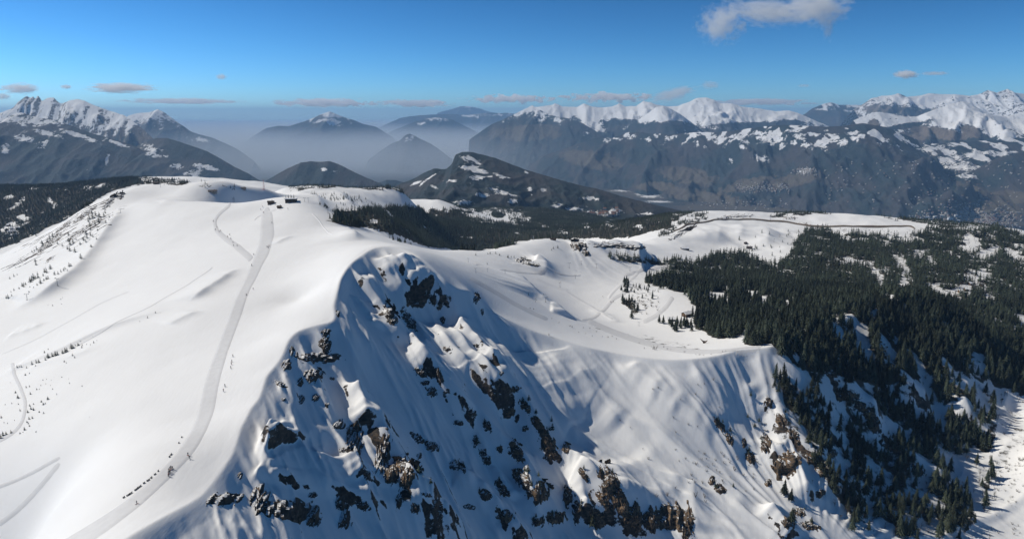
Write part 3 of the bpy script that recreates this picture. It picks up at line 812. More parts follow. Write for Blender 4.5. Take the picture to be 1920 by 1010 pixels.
mountain('pale snow capped peak with long ridge falling to the hazy plain', [(225,230,17.6),(241,217,17.5),(259,212,17.5),(279,211,17.4),(288,208,17.4),(296,205,17.3),(310,212,17.2),(323,222,17.1),(337,232,17),(357,246,16.9),(370,251,16.8),(397,258,16.6),(421,268,16.4),(438,276,16.2),(455,286,16),(480,305,15.8)], 0.5, 0.6, 0.16, 1000, snow=-230, snow_w=180, rock=0.6, patches=[(372,261,22,3,8),(265,222,22,8,20)], seed=17)
mountain('dark wooded hill with scattered snowy fields on its left flank', [(240,285,8.9),(259,273,8.9),(276,266,8.8),(293,259,8.8),(313,259,8.7),(337,266,8.6),(364,275,8.5),(387,283,8.4),(411,296,8.3),(438,312,8.2),(465,325,8.1),(488,339,8.0),(510,356,7.9)], 0.42, 0.5, 0.08, 900, patches=[(285,281,16,8,25),(303,292,16,3,5),(330,313,12,6),(385,312,18,4,15),(365,322,18,6,-15),(400,318,12,4)], seed=23)
mountain('rounded dark forested hill in front of the misty valley', [(470,362,7.8),(493,342,7.7),(514,330,7.6),(541,315,7.6),(564,305,7.5),(584,302,7.5),(598,304,7.5),(618,302,7.4),(635,308,7.4),(655,318,7.3),(675,328,7.2),(699,338,7.1),(722,348,7.0),(745,362,7)], 0.40, 0.5, 0.07, 800, patches=[(607,317,6,2),(630,322,5,2)], seed=29)
mountain('low dark wooded knoll behind the forest hill', [(690,352,9.2),(712,342,9.1),(726,337,9.0),(743,338,9),(765,345,8.9),(790,356,8.9)], 0.3, 0.5, 0.06, 600, seed=31, nrow=40)
mountain('lone mountain with a small white summit standing in the haze', [(440,280,23),(480,252,22.8),(500,240,22.6),(524,236,22.5),(541,237,22.4),(557,232,22.2),(571,228,22),(588,221,22),(601,215,22),(611,211,22),(619,209,22),(628,213,22),(642,219,22),(662,225,22),(682,233,22),(702,237,22),(719,246,22),(736,258,22),(770,285,22)], 0.45, 0.6, 0.1, 1300, snow=-110, snow_w=170, rock=0.2, patches=[(622,228,18,6,15),(596,228,8,3,-20)], seed=37)
mountain('small dark cone shaped hill rising out of the mist', [(690,300,17),(716,281,17),(736,268,17),(749,264,17),(759,254,17),(768,251,17),(780,256,17),(793,263,17),(807,269,17),(827,283,17),(850,300,17)], 0.5, 0.6, 0.08, 700, patches=[(766,262,9,3,-20),(772,258,5,3)], seed=41, nrow=60)
mountain('faint long flat ridge far off in the haze', [(690,245,33),(716,237,33),(749,222,33),(769,218,33),(793,216,33),(833,214,33),(854,214,33),(877,216,33),(911,212,33),(951,212,33),(990,216,33),(1040,222,33)], 0.4, 0.6, 0.06, 1600, snow=40, snow_w=300, wood=0.7, patches=[(880,217,20,2,5),(930,216,18,1.6)], seed=43, nrow=50)
mountain('low misty hill with a streak of snow on its top', [(700,262,26),(746,241,26),(776,229,26),(803,222,26),(823,220,26),(847,224,26),(867,234,26),(900,250,26)], 0.4, 0.6, 0.07, 1300, patches=[(815,223,22,2.5,3),(790,232,8,2)], seed=47, nrow=50)
mountain('faintest blue table mountain on the skyline', [(820,212,44),(850,204,44),(864,199,44),(884,200,44),(904,205,44),(918,210,44),(960,216,44)], 0.4, 0.5, 0.05, 2000, snow=420, snow_w=300, seed=53, nrow=40)
mountain('dark bare pyramid with snowy gullies at the left end of the white range', [(880,262,16.4),(900,248,16.4),(920,234,16.4),(944,224,16.3),(961,216,16.3),(981,206,16.2),(998,198,16.2),(1014,207,16),(1030,214,15.8),(1045,219,15.6),(1065,222,15.4),(1088,229,15.2),(1109,241,15),(1130,254,14.8),(1160,275,14.6)], 0.62, 0.5, 0.16, 800, snow=10, snow_w=170, rock=0.4, patches=[(1012,215,16,12,40),(955,218,14,4,-35),(1045,224,10,6,30),(1100,247,5,4)], fields=[(985,250,70,16),(1010,240,40,8)], seed=59)
mountain('long bright snow covered range with a broad white dome', [(940,236,18.4),(975,212,18.3),(998,201,18.2),(1014,200,18),(1035,197,18),(1041,194,18),(1055,200,17.9),(1082,201,17.8),(1095,194,17.7),(1109,200,17.6),(1129,202,17.5),(1149,200,17.4),(1161,194,17.4),(1173,200,17.3),(1193,199,17.2),(1206,190,17.2),(1220,192,17.1),(1232,197,17),(1253,200,17),(1270,199,16.9),(1290,192,16.8),(1307,184,16.8),(1324,183,16.7),(1338,187,16.6),(1351,194,16.5),(1371,194,16.4),(1391,200,16.3),(1425,204,16.2),(1455,209,16.1),(1479,207,16),(1499,213,15.9),(1519,222,15.8),(1540,231,15.7),(1580,248,15.6)], 0.40, 0.6, 0.16, 800, snow=-270, snow_w=200, rock=0.15,
  patches=[(1290,212,60,16,10),(1400,212,80,8,5),(1340,238,30,5),(1330,225,60,4),(1280,240,18,4),(1440,222,40,6,10),(1110,214,60,8,10)], clear=[(1230,225,30,10),(1180,232,40,8),(1400,236,60,6),(1480,232,30,8)], seed=61)
mountain('rounded white foothill leaning against the snow range', [(1150,246,15.4),(1175,236,15.3),(1193,227,15.2),(1213,214,15.1),(1230,201,15),(1243,198,15),(1257,204,15),(1274,213,15),(1294,228,15),(1320,246,15)], 0.42, 0.5, 0.08, 700, snow=-240, snow_w=140, wood=0.2, clear=[(1250,238,60,8)], seed=67, nrow=60)
mountain('dark wooded mountainside above the valley dotted with snowy clearings', [(930,352,14),(975,325,13.8),(1000,306,13.6),(1020,292,13.4),(1055,280,13.2),(1088,268,13),(1115,259,12.8),(1149,258,12.6),(1179,248,12.4),(1203,248,12.2),(1223,251,12),(1270,251,11.7),(1304,248,11.4),(1338,248,11.2),(1371,246,11),(1405,241,10.8),(1439,236,10.6),(1472,234,10.4),(1506,236,10.2),(1549,238,10),(1583,236,9.9),(1617,231,9.8),(1660,238,9.7),(1720,262,9.6)], 0.40, 0.5, 0.2, 800, base=-1180, dapple=(-420,0.8), 
  patches=[(1190,256,8,3),(1155,260,8,2),(1215,262,6,3),(1255,262,7,4),(1300,252,14,3),(1350,262,14,9,20),(1385,256,10,4),(1420,252,16,4,-10),(1440,262,16,8,20),(1460,252,8,3),(1425,298,14,5,15),(1465,272,8,7),(1500,258,14,6,15),(1515,276,8,6),(1545,270,8,9,20),(1525,252,14,4),(1580,266,10,6),(1560,252,10,4),(1600,250,14,4),(1490,245,14,3),(1395,275,5,4),(1320,274,4,3),(1510,320,12,5),(1370,302,3,4)],
  fields=[(1110,300,60,18,10),(1290,330,60,16,10),(1400,345,60,10,-15),(1480,340,70,12,-15),(1330,372,90,14,10),(1230,350,40,10)], seed=71, nrow=120)
mountain('dark blue wooded hill closing the gap in the white ranges', [(1490,222,22),(1509,214,22),(1522,204,22),(1546,194,22),(1559,192,22),(1573,197,22),(1607,197,22),(1630,199,22),(1667,220,22),(1700,240,22)], 0.5, 0.5, 0.08, 900, snow=260, snow_w=160, patches=[(1556,195,9,3),(1540,205,10,2),(1590,208,8,2)], seed=73, nrow=60)
mountain('great white range with rocky peaks filling the right skyline', [(1600,206,17.6),(1620,194,17.5),(1633,185,17.5),(1654,180,17.5),(1671,179,17.4),(1684,175,17.4),(1701,182,17.4),(1728,179,17.4),(1741,175,17.4),(1765,177,17.3),(1792,177,17.2),(1819,180,17.2),(1836,177,17.2),(1852,169,17.1),(1869,174,17),(1889,167,17),(1903,174,17),(1920,176,17),(1965,166,17),(2010,178,17),(2100,172,17)], 0.42, 0.6, 0.22, 800, snow=-420, snow_w=220, rock=0.6, clear=[(1690,208,60,8,5),(1740,212,40,8)], seed=79)
mountain('sharp snowy ridge with dark rock bands before the white range', [(1600,226,12.2),(1630,214,12.2),(1644,210,12.2),(1667,213,12.2),(1691,219,12.1),(1718,219,12.1),(1735,212,12),(1751,206,12),(1765,202,12),(1785,194,12),(1805,190,12),(1819,194,12),(1836,204,11.9),(1859,215,11.8),(1886,219,11.8),(1906,214,11.8),(1926,208,11.8),(1960,200,11.8),(2060,212,11.8)], 0.42, 0.6, 0.2, 700, snow=-400, snow_w=190, rock=0.25, rocks=[(1610,262,34,9,15),(1650,268,20,8),(1690,256,50,8,5),(1760,250,60,10,8),(1640,235,10,12),(1820,246,20,10,20)], clear=[(1700,236,50,5,-10),(1800,262,60,8),(1680,276,60,8)], seed=83)
mountain('broad terrace of snowy meadows and woods above the valley town', [(1500,300,10.2),(1540,282,10.2),(1570,270,10.1),(1600,274,10),(1640,272,10),(1700,272,10),(1780,268,10),(1840,264,10),(1890,260,10),(1930,258,10),(2060,258,10)], 0.30, 0.5, 0.06, 900, base=-1150, nrow=110, dapple=(-700,0.8),
  patches=[(1600,294,10,3,-35),(1660,290,26,5),(1710,290,40,9,10),(1745,280,40,6,-10),(1640,318,16,8,10),(1690,312,30,8),(1770,300,40,8,-5),(1800,312,40,8,10),(1830,290,34,5,-8),(1880,288,24,4,-10),(1576,312,5,6,-60),(1820,328,22,7),(1535,353,9,2),(1575,346,14,4),(1700,334,16,3),(1760,340,20,4),(1605,357,14,2),(1680,360,8,3),(1730,325,40,5),(1660,338,24,4,-10)],
  fields=[(1620,350,90,24,0),(1760,370,140,30,0),(1560,390,90,20,0),(1850,390,100,24,0),(1700,400,120,20)], seed=89)
mountain('dark wooded shoulder at the right edge above the town', [(1800,330,9),(1832,317,9),(1852,305,8.9),(1873,295,8.9),(1896,291,8.8),(1920,286,8.8),(1980,276,8.8),(2060,270,8.8)], 0.42, 0.5, 0.08, 700, fields=[(1890,370,50,14)], seed=97, nrow=60)
mountain('wooded hill with a chain of snowy clearings down its crest', [(690,372,4.9),(720,358,4.85),(749,345,4.8),(776,335,4.8),(793,325,4.75),(813,316,4.7),(827,317,4.7),(837,317,4.7),(847,308,4.65),(854,290,4.6),(867,285,4.6),(884,285,4.6),(904,290,4.6),(928,296,4.55),(951,305,4.5),(985,318,4.45),(1019,328,4.4),(1052,338,4.3),(1086,347,4.3),(1120,354,4.2),(1169,369,4.1),(1220,382,4),(1280,396,4)], 0.1, 0.3, 0.05, 420, smax=1900, terrace=[(0,0),(500,80),(1500,185),(1900,260)], name='forest_hill',
  patches=[(880,298,14,6,10),(895,304,8,5,30),(880,315,18,5,5),(900,322,22,4,5),(895,332,14,4),(920,332,7,2),(940,330,14,4,15),(925,355,12,4,10),(945,362,20,4,10),(910,366,12,4),(808,333,22,1.6,-38),(782,344,7,3,-15),(815,350,10,3,25),(845,340,8,2),(988,322,8,2,20),(1020,357,5,4,30),(995,356,6,3),(1105,372,16,4,5),(960,378,8,4),(1000,365,4,2),(870,380,16,3),(1045,386,8,4),(1080,390,18,4,-5),(1130,400,24,4,5),(1160,396,14,4),(1210,400,16,3),(1120,405,12,3),(1090,408,5,2)], seed=101, nrow=110)

# valley floor
vx, vy = np.meshgrid(np.linspace(-30000, 30000, 200), np.concatenate([np.linspace(2500, 14000, 170), np.linspace(14300, 60000, 60)]))
vx, vy = vx.ravel(), vy.ravel()
vz = -1120 + 40 * fbm(vx / 1500, vy / 1500, 301, 4) - 120 * sstep(9000, 20000, vy)
VPX, VPY = project(vx, vy, vz)
fld = 0.75 * blobs(VPX + 10 * fbm(vx / 300, vy / 300, 303, 3), VPY, [(1190,365,90,10,12),(1100,340,60,14,8),(1330,390,80,12),(1500,390,200,20),(1800,410,200,30),(1000,300,200,20)], 0.7)
vsn = 0.9 * blobs(VPX, VPY, [(1215,366,24,4,8),(1180,360,20,2,10),(1240,378,10,2,10)], 0.3)
valley = grid_mesh('valley_floor', np.stack([vx, vy, vz], -1), 230, 200, MAT_FAR, {'cover': np.stack([vsn, 0 * vx, fld], -1)})
link(valley); tag(valley, kind='structure')
print('mountains', round(time.time() - T0, 1))

# ------------------------------------------------------------------ air
HAZE_TOP = 470.0
bm = bmesh.new()
bmesh.ops.create_cube(bm, size=1.0)
me = bpy.data.meshes.new('haze'); bm.to_mesh(me); bm.free()
haze = link(bpy.data.objects.new('haze', me))
haze.scale = (140000, 122000, HAZE_TOP + 3800); haze.location = (0, 0, (HAZE_TOP - 3800) / 2)
hm = bpy.data.materials.new('haze'); hm.use_nodes = True
hn = hm.node_tree.nodes; hn.clear()
ho = hn.new('ShaderNodeOutputMaterial'); hv = hn.new('ShaderNodeVolumePrincipled')
hv.inputs['Color'].default_value = (0.38, 0.65, 1.0, 1)
hv.inputs['Density'].default_value = 2.8e-5
hv.inputs['Anisotropy'].default_value = 0.0
hm.node_tree.links.new(hv.outputs[0], ho.inputs['Volume'])
me.materials.append(hm)
tag(haze, kind='stuff')

# the mist lying in the lower valley beyond the hills: thicker towards the ground
bm = bmesh.new(); bmesh.ops.create_cube(bm, size=1.0)
me = bpy.data.meshes.new('valley_mist'); bm.to_mesh(me); bm.free()
mist = link(bpy.data.objects.new('valley_mist', me)); mist.scale = (60000, 47000, 1750); mist.location = (-27500, 34500, -885)
mm = bpy.data.materials.new('valley_mist'); mm.use_nodes = True
n = mm.node_tree.nodes; n.clear(); L = mm.node_tree.links
a = n.new('ShaderNodeOutputMaterial'); v = n.new('ShaderNodeVolumePrincipled'); v.inputs['Color'].default_value = (0.90, 0.955, 1.0, 1)
g = n.new('ShaderNodeNewGeometry'); sx = n.new('ShaderNodeSeparateXYZ'); L.new(g.outputs['Position'], sx.inputs[0])
def mrange(o, a0, a1, b0, b1):
    r_ = n.new('ShaderNodeMapRange'); r_.interpolation_type = 'SMOOTHSTEP'
    for k, q in zip(('From Min', 'From Max', 'To Min', 'To Max'), (a0, a1, b0, b1)): r_.inputs[k].default_value = q
    L.new(o, r_.inputs['Value']); return r_.outputs[0]
p = n.new('ShaderNodeMath'); p.operation = 'MULTIPLY'; L.new(mrange(sx.outputs[2], -950, -230, 3.6e-4, 0.0), p.inputs[0]); L.new(mrange(sx.outputs[0], -2500, 2400, 1.0, 0.0), p.inputs[1])
p2 = n.new('ShaderNodeMath'); p2.operation = 'MULTIPLY'; L.new(p.outputs[0], p2.inputs[0]); L.new(mrange(sx.outputs[1], 10500, 16000, 0.1, 1.0), p2.inputs[1])
L.new(p2.outputs[0], v.inputs['Density']); L.new(v.outputs[0], a.inputs['Volume'])
me.materials.append(mm); tag(mist, kind='stuff')
# ------------------------------------------------------------------ rock outcrops: jagged faces standing out of the snow
def rock_material(name, c0, c1, cut):
    m = Mat(name)
    P = m.pos()
    n = m.noise(0.35, 8, 0.65, P); n2 = m.noise(0.06, 4, 0.6, P); n3 = m.noise(1.3, 5, 0.6, P)
    mp = m.new('ShaderNodeMapping'); mp.inputs['Scale'].default_value = (0.25, 0.25, 1.6); m.l(P, mp.inputs[0])
    lay = m.noise(0.5, 5, 0.6, mp.outputs[0])
    c = m.mix(m.remap(n2, 0.35, 0.65), c0, c1)
    c = m.mix(m.remap(lay, 0.42, 0.6), c, (0.075, 0.06, 0.048))
    c = m.mix(m.remap(n, 0.45, 0.62), c, (0.05, 0.043, 0.037))
    nz = m.new('ShaderNodeSeparateXYZ'); m.l(m.new('ShaderNodeNewGeometry').outputs['Normal'], nz.inputs[0])
    sn = m.remap(m.math('ADD', nz.outputs[2], m.math('MULTIPLY', m.math('SUBTRACT', n, 0.5), 0.9)), cut, cut + 0.07)
    c = m.mix(sn, c, SNOW)
    m.base(c); m.rough(0.9)
    m.bump(m.math('ADD', n, m.math('MULTIPLY', n3, 0.4)), 2.2, 0.9)
    return m.m
MAT_ROCK = rock_material('weathered_rock', (0.09, 0.07, 0.052), (0.20, 0.145, 0.10), 0.83)
MAT_EARTH = rock_material('brown_conglomerate', (0.17, 0.115, 0.07), (0.30, 0.20, 0.12), 0.93)
def where_words(px, py):
    if py < 500 and px < 260: return 'on the spur beside the left valley'
    if py < 500 and px > 960: return 'along the rim of the snowy bowl'
    if px < 700 and py < 770: return 'on the shaded wall below the cornice'
    if px < 720: return 'under the domes beneath the cornice'
    if px < 860 and py < 660: return 'below the rounded summit of the face'
    if px < 860 and py < 790: return 'among thin ribs amid the face'
    if px < 860: return 'below the pointed snow pinnacle'
    if px < 1030 and py < 800: return 'on ribs left of the smooth slope'
    if px < 1045: return 'in gullies at the blue face foot'
    if px < 1310: return 'in the cliffs ending the smooth slope'
    return 'on the wooded flank between gullies'
def one_piece(M):
    """the largest connected patch of a grid mask"""
    lab = np.where(M, np.arange(M.size).reshape(M.shape) + 1, 0)
    for _ in range(80):
        p = np.pad(lab, 1)
        q = np.max([p[1 + a:p.shape[0] - 1 + a, 1 + b:p.shape[1] - 1 + b] for a in (-1, 0, 1) for b in (-1, 0, 1)], axis=0)
        q = np.where(M, q, 0)
        if (q == lab).all(): break
        lab = q
    v, c = np.unique(lab[lab > 0], return_counts=True)
    return lab == v[c.argmax()] if len(v) else M
cnt = {}
order = sorted(range(len(ROCKS)), key=lambda i: ROCKS[i][0])
NU, NV = 26, 22
uu, vv = np.meshgrid(np.linspace(-1.45, 1.45, NU), np.linspace(-1.45, 1.45, NV))
allpx, allpy = [], []
for i in order:
    cx, cy, rx, ry, an = ROCKS[i]; an = R(an)
    allpx.append((cx + uu * rx * math.cos(an) - vv * ry * math.sin(an)).ravel()); allpy.append((cy + uu * rx * math.sin(an) + vv * ry * math.cos(an)).ravel())
RW = hit(np.concatenate(allpx), np.concatenate(allpy)).reshape(len(ROCKS), NV, NU, 3)
ORD = ['first', 'second', 'third', 'fourth', 'fifth', 'sixth', 'seventh', 'eighth', 'ninth', 'tenth', 'eleventh', 'twelfth', 'thirteenth', 'fourteenth', 'fifteenth', 'sixteenth', 'seventeenth', 'eighteenth', 'nineteenth', 'twentieth', 'twenty first', 'twenty second', 'twenty third', 'twenty fourth', 'twenty fifth', 'twenty sixth', 'twenty seventh', 'twenty eighth', 'twenty ninth', 'thirtieth', 'thirty first', 'thirty second', 'thirty third', 'thirty fourth', 'thirty fifth', 'thirty sixth', 'thirty seventh', 'thirty eighth', 'thirty ninth', 'fortieth', 'forty first', 'forty second', 'forty third', 'forty fourth', 'forty fifth']
for k, i in enumerate(order):
    cx, cy, rx, ry, an = ROCKS[i]
    W = RW[k]
    C = W[NV // 2, NU // 2]
    d0 = np.median(W[..., 1])
    m_px = d0 / FPX
    lim = 1.6 * max(rx, ry) * m_px + 6
    far = np.abs(W[..., 1] - d0) > lim
    dd = np.clip(W[..., 1], d0 - lim, d0 + lim)
    a_, b_ = W[..., 0] / W[..., 1], None
    W = W * (dd / W[..., 1])[..., None]
    e1 = np.gradient(W, axis=1); e2 = np.gradient(W, axis=0)
    N = np.cross(e1, e2); N /= np.linalg.norm(N, axis=-1)[..., None] + 1e-9
    N[N[..., 2] < 0] *= -1
    earth = (cx > 930 and cy > 720) or (730 < cx < 770 and 860 < cy < 900)
    N = N + (np.array([-0.5, -0.8, 0.0]) if earth else np.array([-0.25, -0.55, 0.0])); N /= np.linalg.norm(N, axis=-1)[..., None]
    size = min(rx, ry) * m_px
    A = np.clip(0.4 * size, 0.6, 4.0) * (1.0 if d0 < 1000 else 1.3)
    r_ = np.hypot(uu, vv)
    sd = 400 + i * 3
    X, Y, Z = W[..., 0], W[..., 1], W[..., 2]
    q = max(size, 1.5)
    n1 = fbm((X - C[0]) / (q * 1.1) + sd, (Z - C[2]) / (q * 1.1), sd, 4); n2 = ridged((X - C[0]) / (q * 0.55) + sd, (Z - C[2]) / (q * 0.9), sd + 1, 4)
    disp = A * (1.35 * (1.05 - r_) + 1.15 * n1 + 0.9 * (n2 - 0.40))
    disp = np.where(r_ > 1.3, np.minimum(disp, -0.5), disp)
    disp = np.clip(disp, -A * 0.7, A * 1.5) - 0.15
    V = (W + N * disp[..., None] - C).reshape(-1, 3)
    o = grid_mesh('rock_outcrop', V, NV, NU, MAT_EARTH if earth else MAT_ROCK, mask=one_piece(disp > -A * 0.42).ravel())
    o.data.polygons.foreach_set('use_smooth', np.zeros(len(o.data.polygons), bool))
    o.location = C
    link(o)
    wh = where_words(cx, cy); cnt[wh] = cnt.get(wh, 0) + 1
    sz = 'large' if rx * ry > 380 else 'small' if rx * ry < 75 else 'mid sized'
    shp = 'tall narrow' if ry > 1.9 * rx else 'long low' if rx > 2.2 * ry else 'ragged'
    tag(o, f'{sz} {shp} rock {wh}, {ORD[cnt[wh] - 1]} from left', 'rock', 'rock outcrops standing out of the snow')
print('rocks', round(time.time() - T0, 1))

# ------------------------------------------------------------------ conifers
def leaf_mat(name, a, b):
    m = Mat(name)
    oi = m.new('ShaderNodeObjectInfo')
    n = m.noise(0.9, 4, 0.6, m.pos())
    c = m.mix(m.remap(n, 0.35, 0.65), a, b)
    h = m.new('ShaderNodeHueSaturation'); m.l(c, h.inputs['Color'])
    m.l(m.math('MULTIPLY', m.remap(oi.outputs['Random'], 0, 1, 0.6, 1.35), m.remap(m.noise(0.014, 4, 0.6, m.pos()), 0.35, 0.65, 0.65, 1.45)), h.inputs['Value'])
    m.base(h.outputs[0]); m.rough(0.8)
    return m.m
MAT_NEEDLE = leaf_mat('spruce_needles', (0.026, 0.038, 0.028), (0.052, 0.060, 0.037))
MAT_BARK = plain('bark', (0.07, 0.05, 0.035), 0.9)
MAT_TWIG = plain('bare_twigs', (0.10, 0.075, 0.055), 0.9)
def new_mesh(name, verts, faces, mat, smooth=False):
    me = bpy.data.meshes.new(name)
    me.from_pydata([tuple(v) for v in verts], [], faces)
    me.update()
    me.materials.append(mat)
    if smooth: me.polygons.foreach_set('use_smooth', np.ones(len(me.polygons), bool))
    return me
def spruce_crown(seed, tiers=9, k=9, w=0.17):
    """unit height crown: whorls of drooping branches, each a separate ragged skirt"""
    r = random.Random(seed); V = []; F = []
    for t in range(tiers):
        q = t / (tiers - 1)
        zc = 0.13 + 0.80 * q ** 0.92
        rad = w * (1 - q) ** 0.85 * r.uniform(0.82, 1.12) + 0.012
        top = min(1.0, zc + 0.17 * (1 - 0.45 * q))
        lean = (r.uniform(-.01, .01), r.uniform(-.01, .01))
        c = len(V); V.append((lean[0], lean[1], top))
        off = r.uniform(0, 6.28); ring = []
        for j in range(k * 2):
            a = off + math.pi * j / k + r.uniform(-.12, .12)
            rr_ = rad * (r.uniform(0.85, 1.25) if j % 2 == 0 else r.uniform(0.38, 0.62))
            z = zc - (0.035 if j % 2 == 0 else -0.03) * (1 - 0.5 * q) + r.uniform(-.015, .015)
            ring.append(len(V)); V.append((lean[0] + rr_ * math.cos(a), lean[1] + rr_ * math.sin(a), z))
        for j in range(k * 2):
            F.append((c, ring[j], ring[(j + 1) % (k * 2)]))
    return new_mesh('crown', V, F, MAT_NEEDLE)
def trunk_mesh(h=0.5, r0=0.018):
    V = []; F = []
    for i, (z, rr_) in enumerate(((-0.08, r0 * 1.25), (0.12, r0), (h, r0 * 0.35))):
        for j in range(6): V.append((rr_ * math.cos(j * 1.0472), rr_ * math.sin(j * 1.0472), z))
    for i in range(2):
        for j in range(6): F.append((i * 6 + j, i * 6 + (j + 1) % 6, i * 6 + 6 + (j + 1) % 6, i * 6 + 6 + j))
    return new_mesh('trunk', V, F, MAT_BARK)
CROWNS = [spruce_crown(s, 9 if s % 2 else 8, 8, (0.19, 0.23, 0.21, 0.25, 0.175, 0.215)[s]) for s in range(6)]
LOWCROWNS = [spruce_crown(20 + s, 5, 6, (0.16, 0.19, 0.175, 0.21)[s]) for s in range(4)]
TRUNK = trunk_mesh()
def cand(x0, x1, y0, y1, step, seed):
    g = np.random.default_rng(seed)
    X, Y = np.meshgrid(np.arange(x0, x1, step), np.arange(y0, y1, step))
    X = X.ravel() + g.uniform(-.5, .5, X.size) * step; Y = Y.ravel() + g.uniform(-.5, .5, Y.size) * step
    z = Hq(X, Y); px, py = project(X, Y, z)
    m = (px > -60) & (px < 1990) & (py < 1080) & (np.hypot(X, Y) < 3340)
    X, Y, z, px, py = X[m], Y[m], z[m], px[m], py[m]
    d, a, b = forest_at(px, py, X, Y)
    keep = g.random(len(X)) < d
    X, Y, z, px, py, a, b, d = [q[keep] for q in (X, Y, z, px, py, a, b, d)]
    return np.stack([X, Y, z, px, py, (a + (b - a) * g.random(len(X)) ** 1.3) * np.where((Y > 900) & (X > 0), 0.82, 1.0) * np.where(g.random(len(X)) < 0.12, 1.15, 1.0), d], -1)
TR = np.concatenate([cand(-60, 1300, 520, 1250, 5.2, 1), cand(-700, -60, 900, 1250, 6.5, 6), cand(-60, 1700, 1250, 2200, 6.6, 2), cand(-900, -60, 1250, 2200, 5.5, 3), cand(-900, 1500, 2200, 3330, 6.5, 4), cand(-2300, -900, 1150, 2700, 5.8, 5)])
print('trees', len(TR), round(time.time() - T0, 1))
vis = np.ones(len(TR), bool)
# those that show largest become trees of their own; a tree hidden behind a crest does not count
size_px = TR[:, 5] / TR[:, 1] * (TR[:, 3] > -10) * (TR[:, 3] < 1930) * (TR[:, 4] < 1030)
cc = np.argsort(-size_px)[:1500]
h2 = hit(TR[cc, 3], project(TR[cc, 0], TR[cc, 1], TR[cc, 2] + TR[cc, 5] * 0.7)[1])
top_d = np.zeros(len(TR)); top_d[cc] = np.hypot(h2[:, 0], h2[:, 1])
size_px = size_px * (top_d > np.hypot(TR[:, 0], TR[:, 1]) - 15)
big = np.argsort(-size_px)[:300]
isbig = np.zeros(len(TR), bool); isbig[big] = True
def stand(px, py, d):
    if px < 1545 and py > 640 and py < 780: return 'straight dark spruce in the open stand on the snow below the road end'
    if px > 1770 and py > 700: return 'dark spruce in the dense stand on the bank left of the snowy streambed'
    if py > 860 and px < 1560: return 'spruce clinging to the rocky ribs at the foot of the slope'
    if py > 860: return 'dark spruce scattered over the low snowy slope above the stream'
    if px < 1660 and py > 730: return 'dark spruce among brown rocks and gullies on the flank'
    if py > 700: return 'dark spruce on the broken slope under the wooded crest'
    if px < 1520: return 'dark spruce in the front row behind the snowy road end'
    if px < 1640: return 'dark spruce on the wooded crest beside the snowy gully'
    if px > 1800: return 'dark spruce low in the forest above the snowy streambed'
    if px > 1640: return 'dark spruce in the close forest right of the snowy gully'
    return 'dark spruce in the forest edge beside the snowfields'
used = {}
for i in big:
    x, y, z, px, py, h, d = TR[i]
    t = link(bpy.data.objects.new('spruce_tree', None))
    t.location = (x, y, z - 0.3); t.rotation_euler = (random.uniform(-.03, .03), random.uniform(-.03, .03), random.uniform(0, 6.28)); w = random.uniform(0.9, 1.2); t.scale = (h * w, h * w, h)
    tag(t, stand(px, py, d), 'tree', stand(px, py, d).replace('straight ', '').replace('dark ', '').replace('spruce', 'spruces', 1))
    link(bpy.data.objects.new('crown', CROWNS[random.randrange(6)]), t)
    link(bpy.data.objects.new('trunk', TRUNK), t)

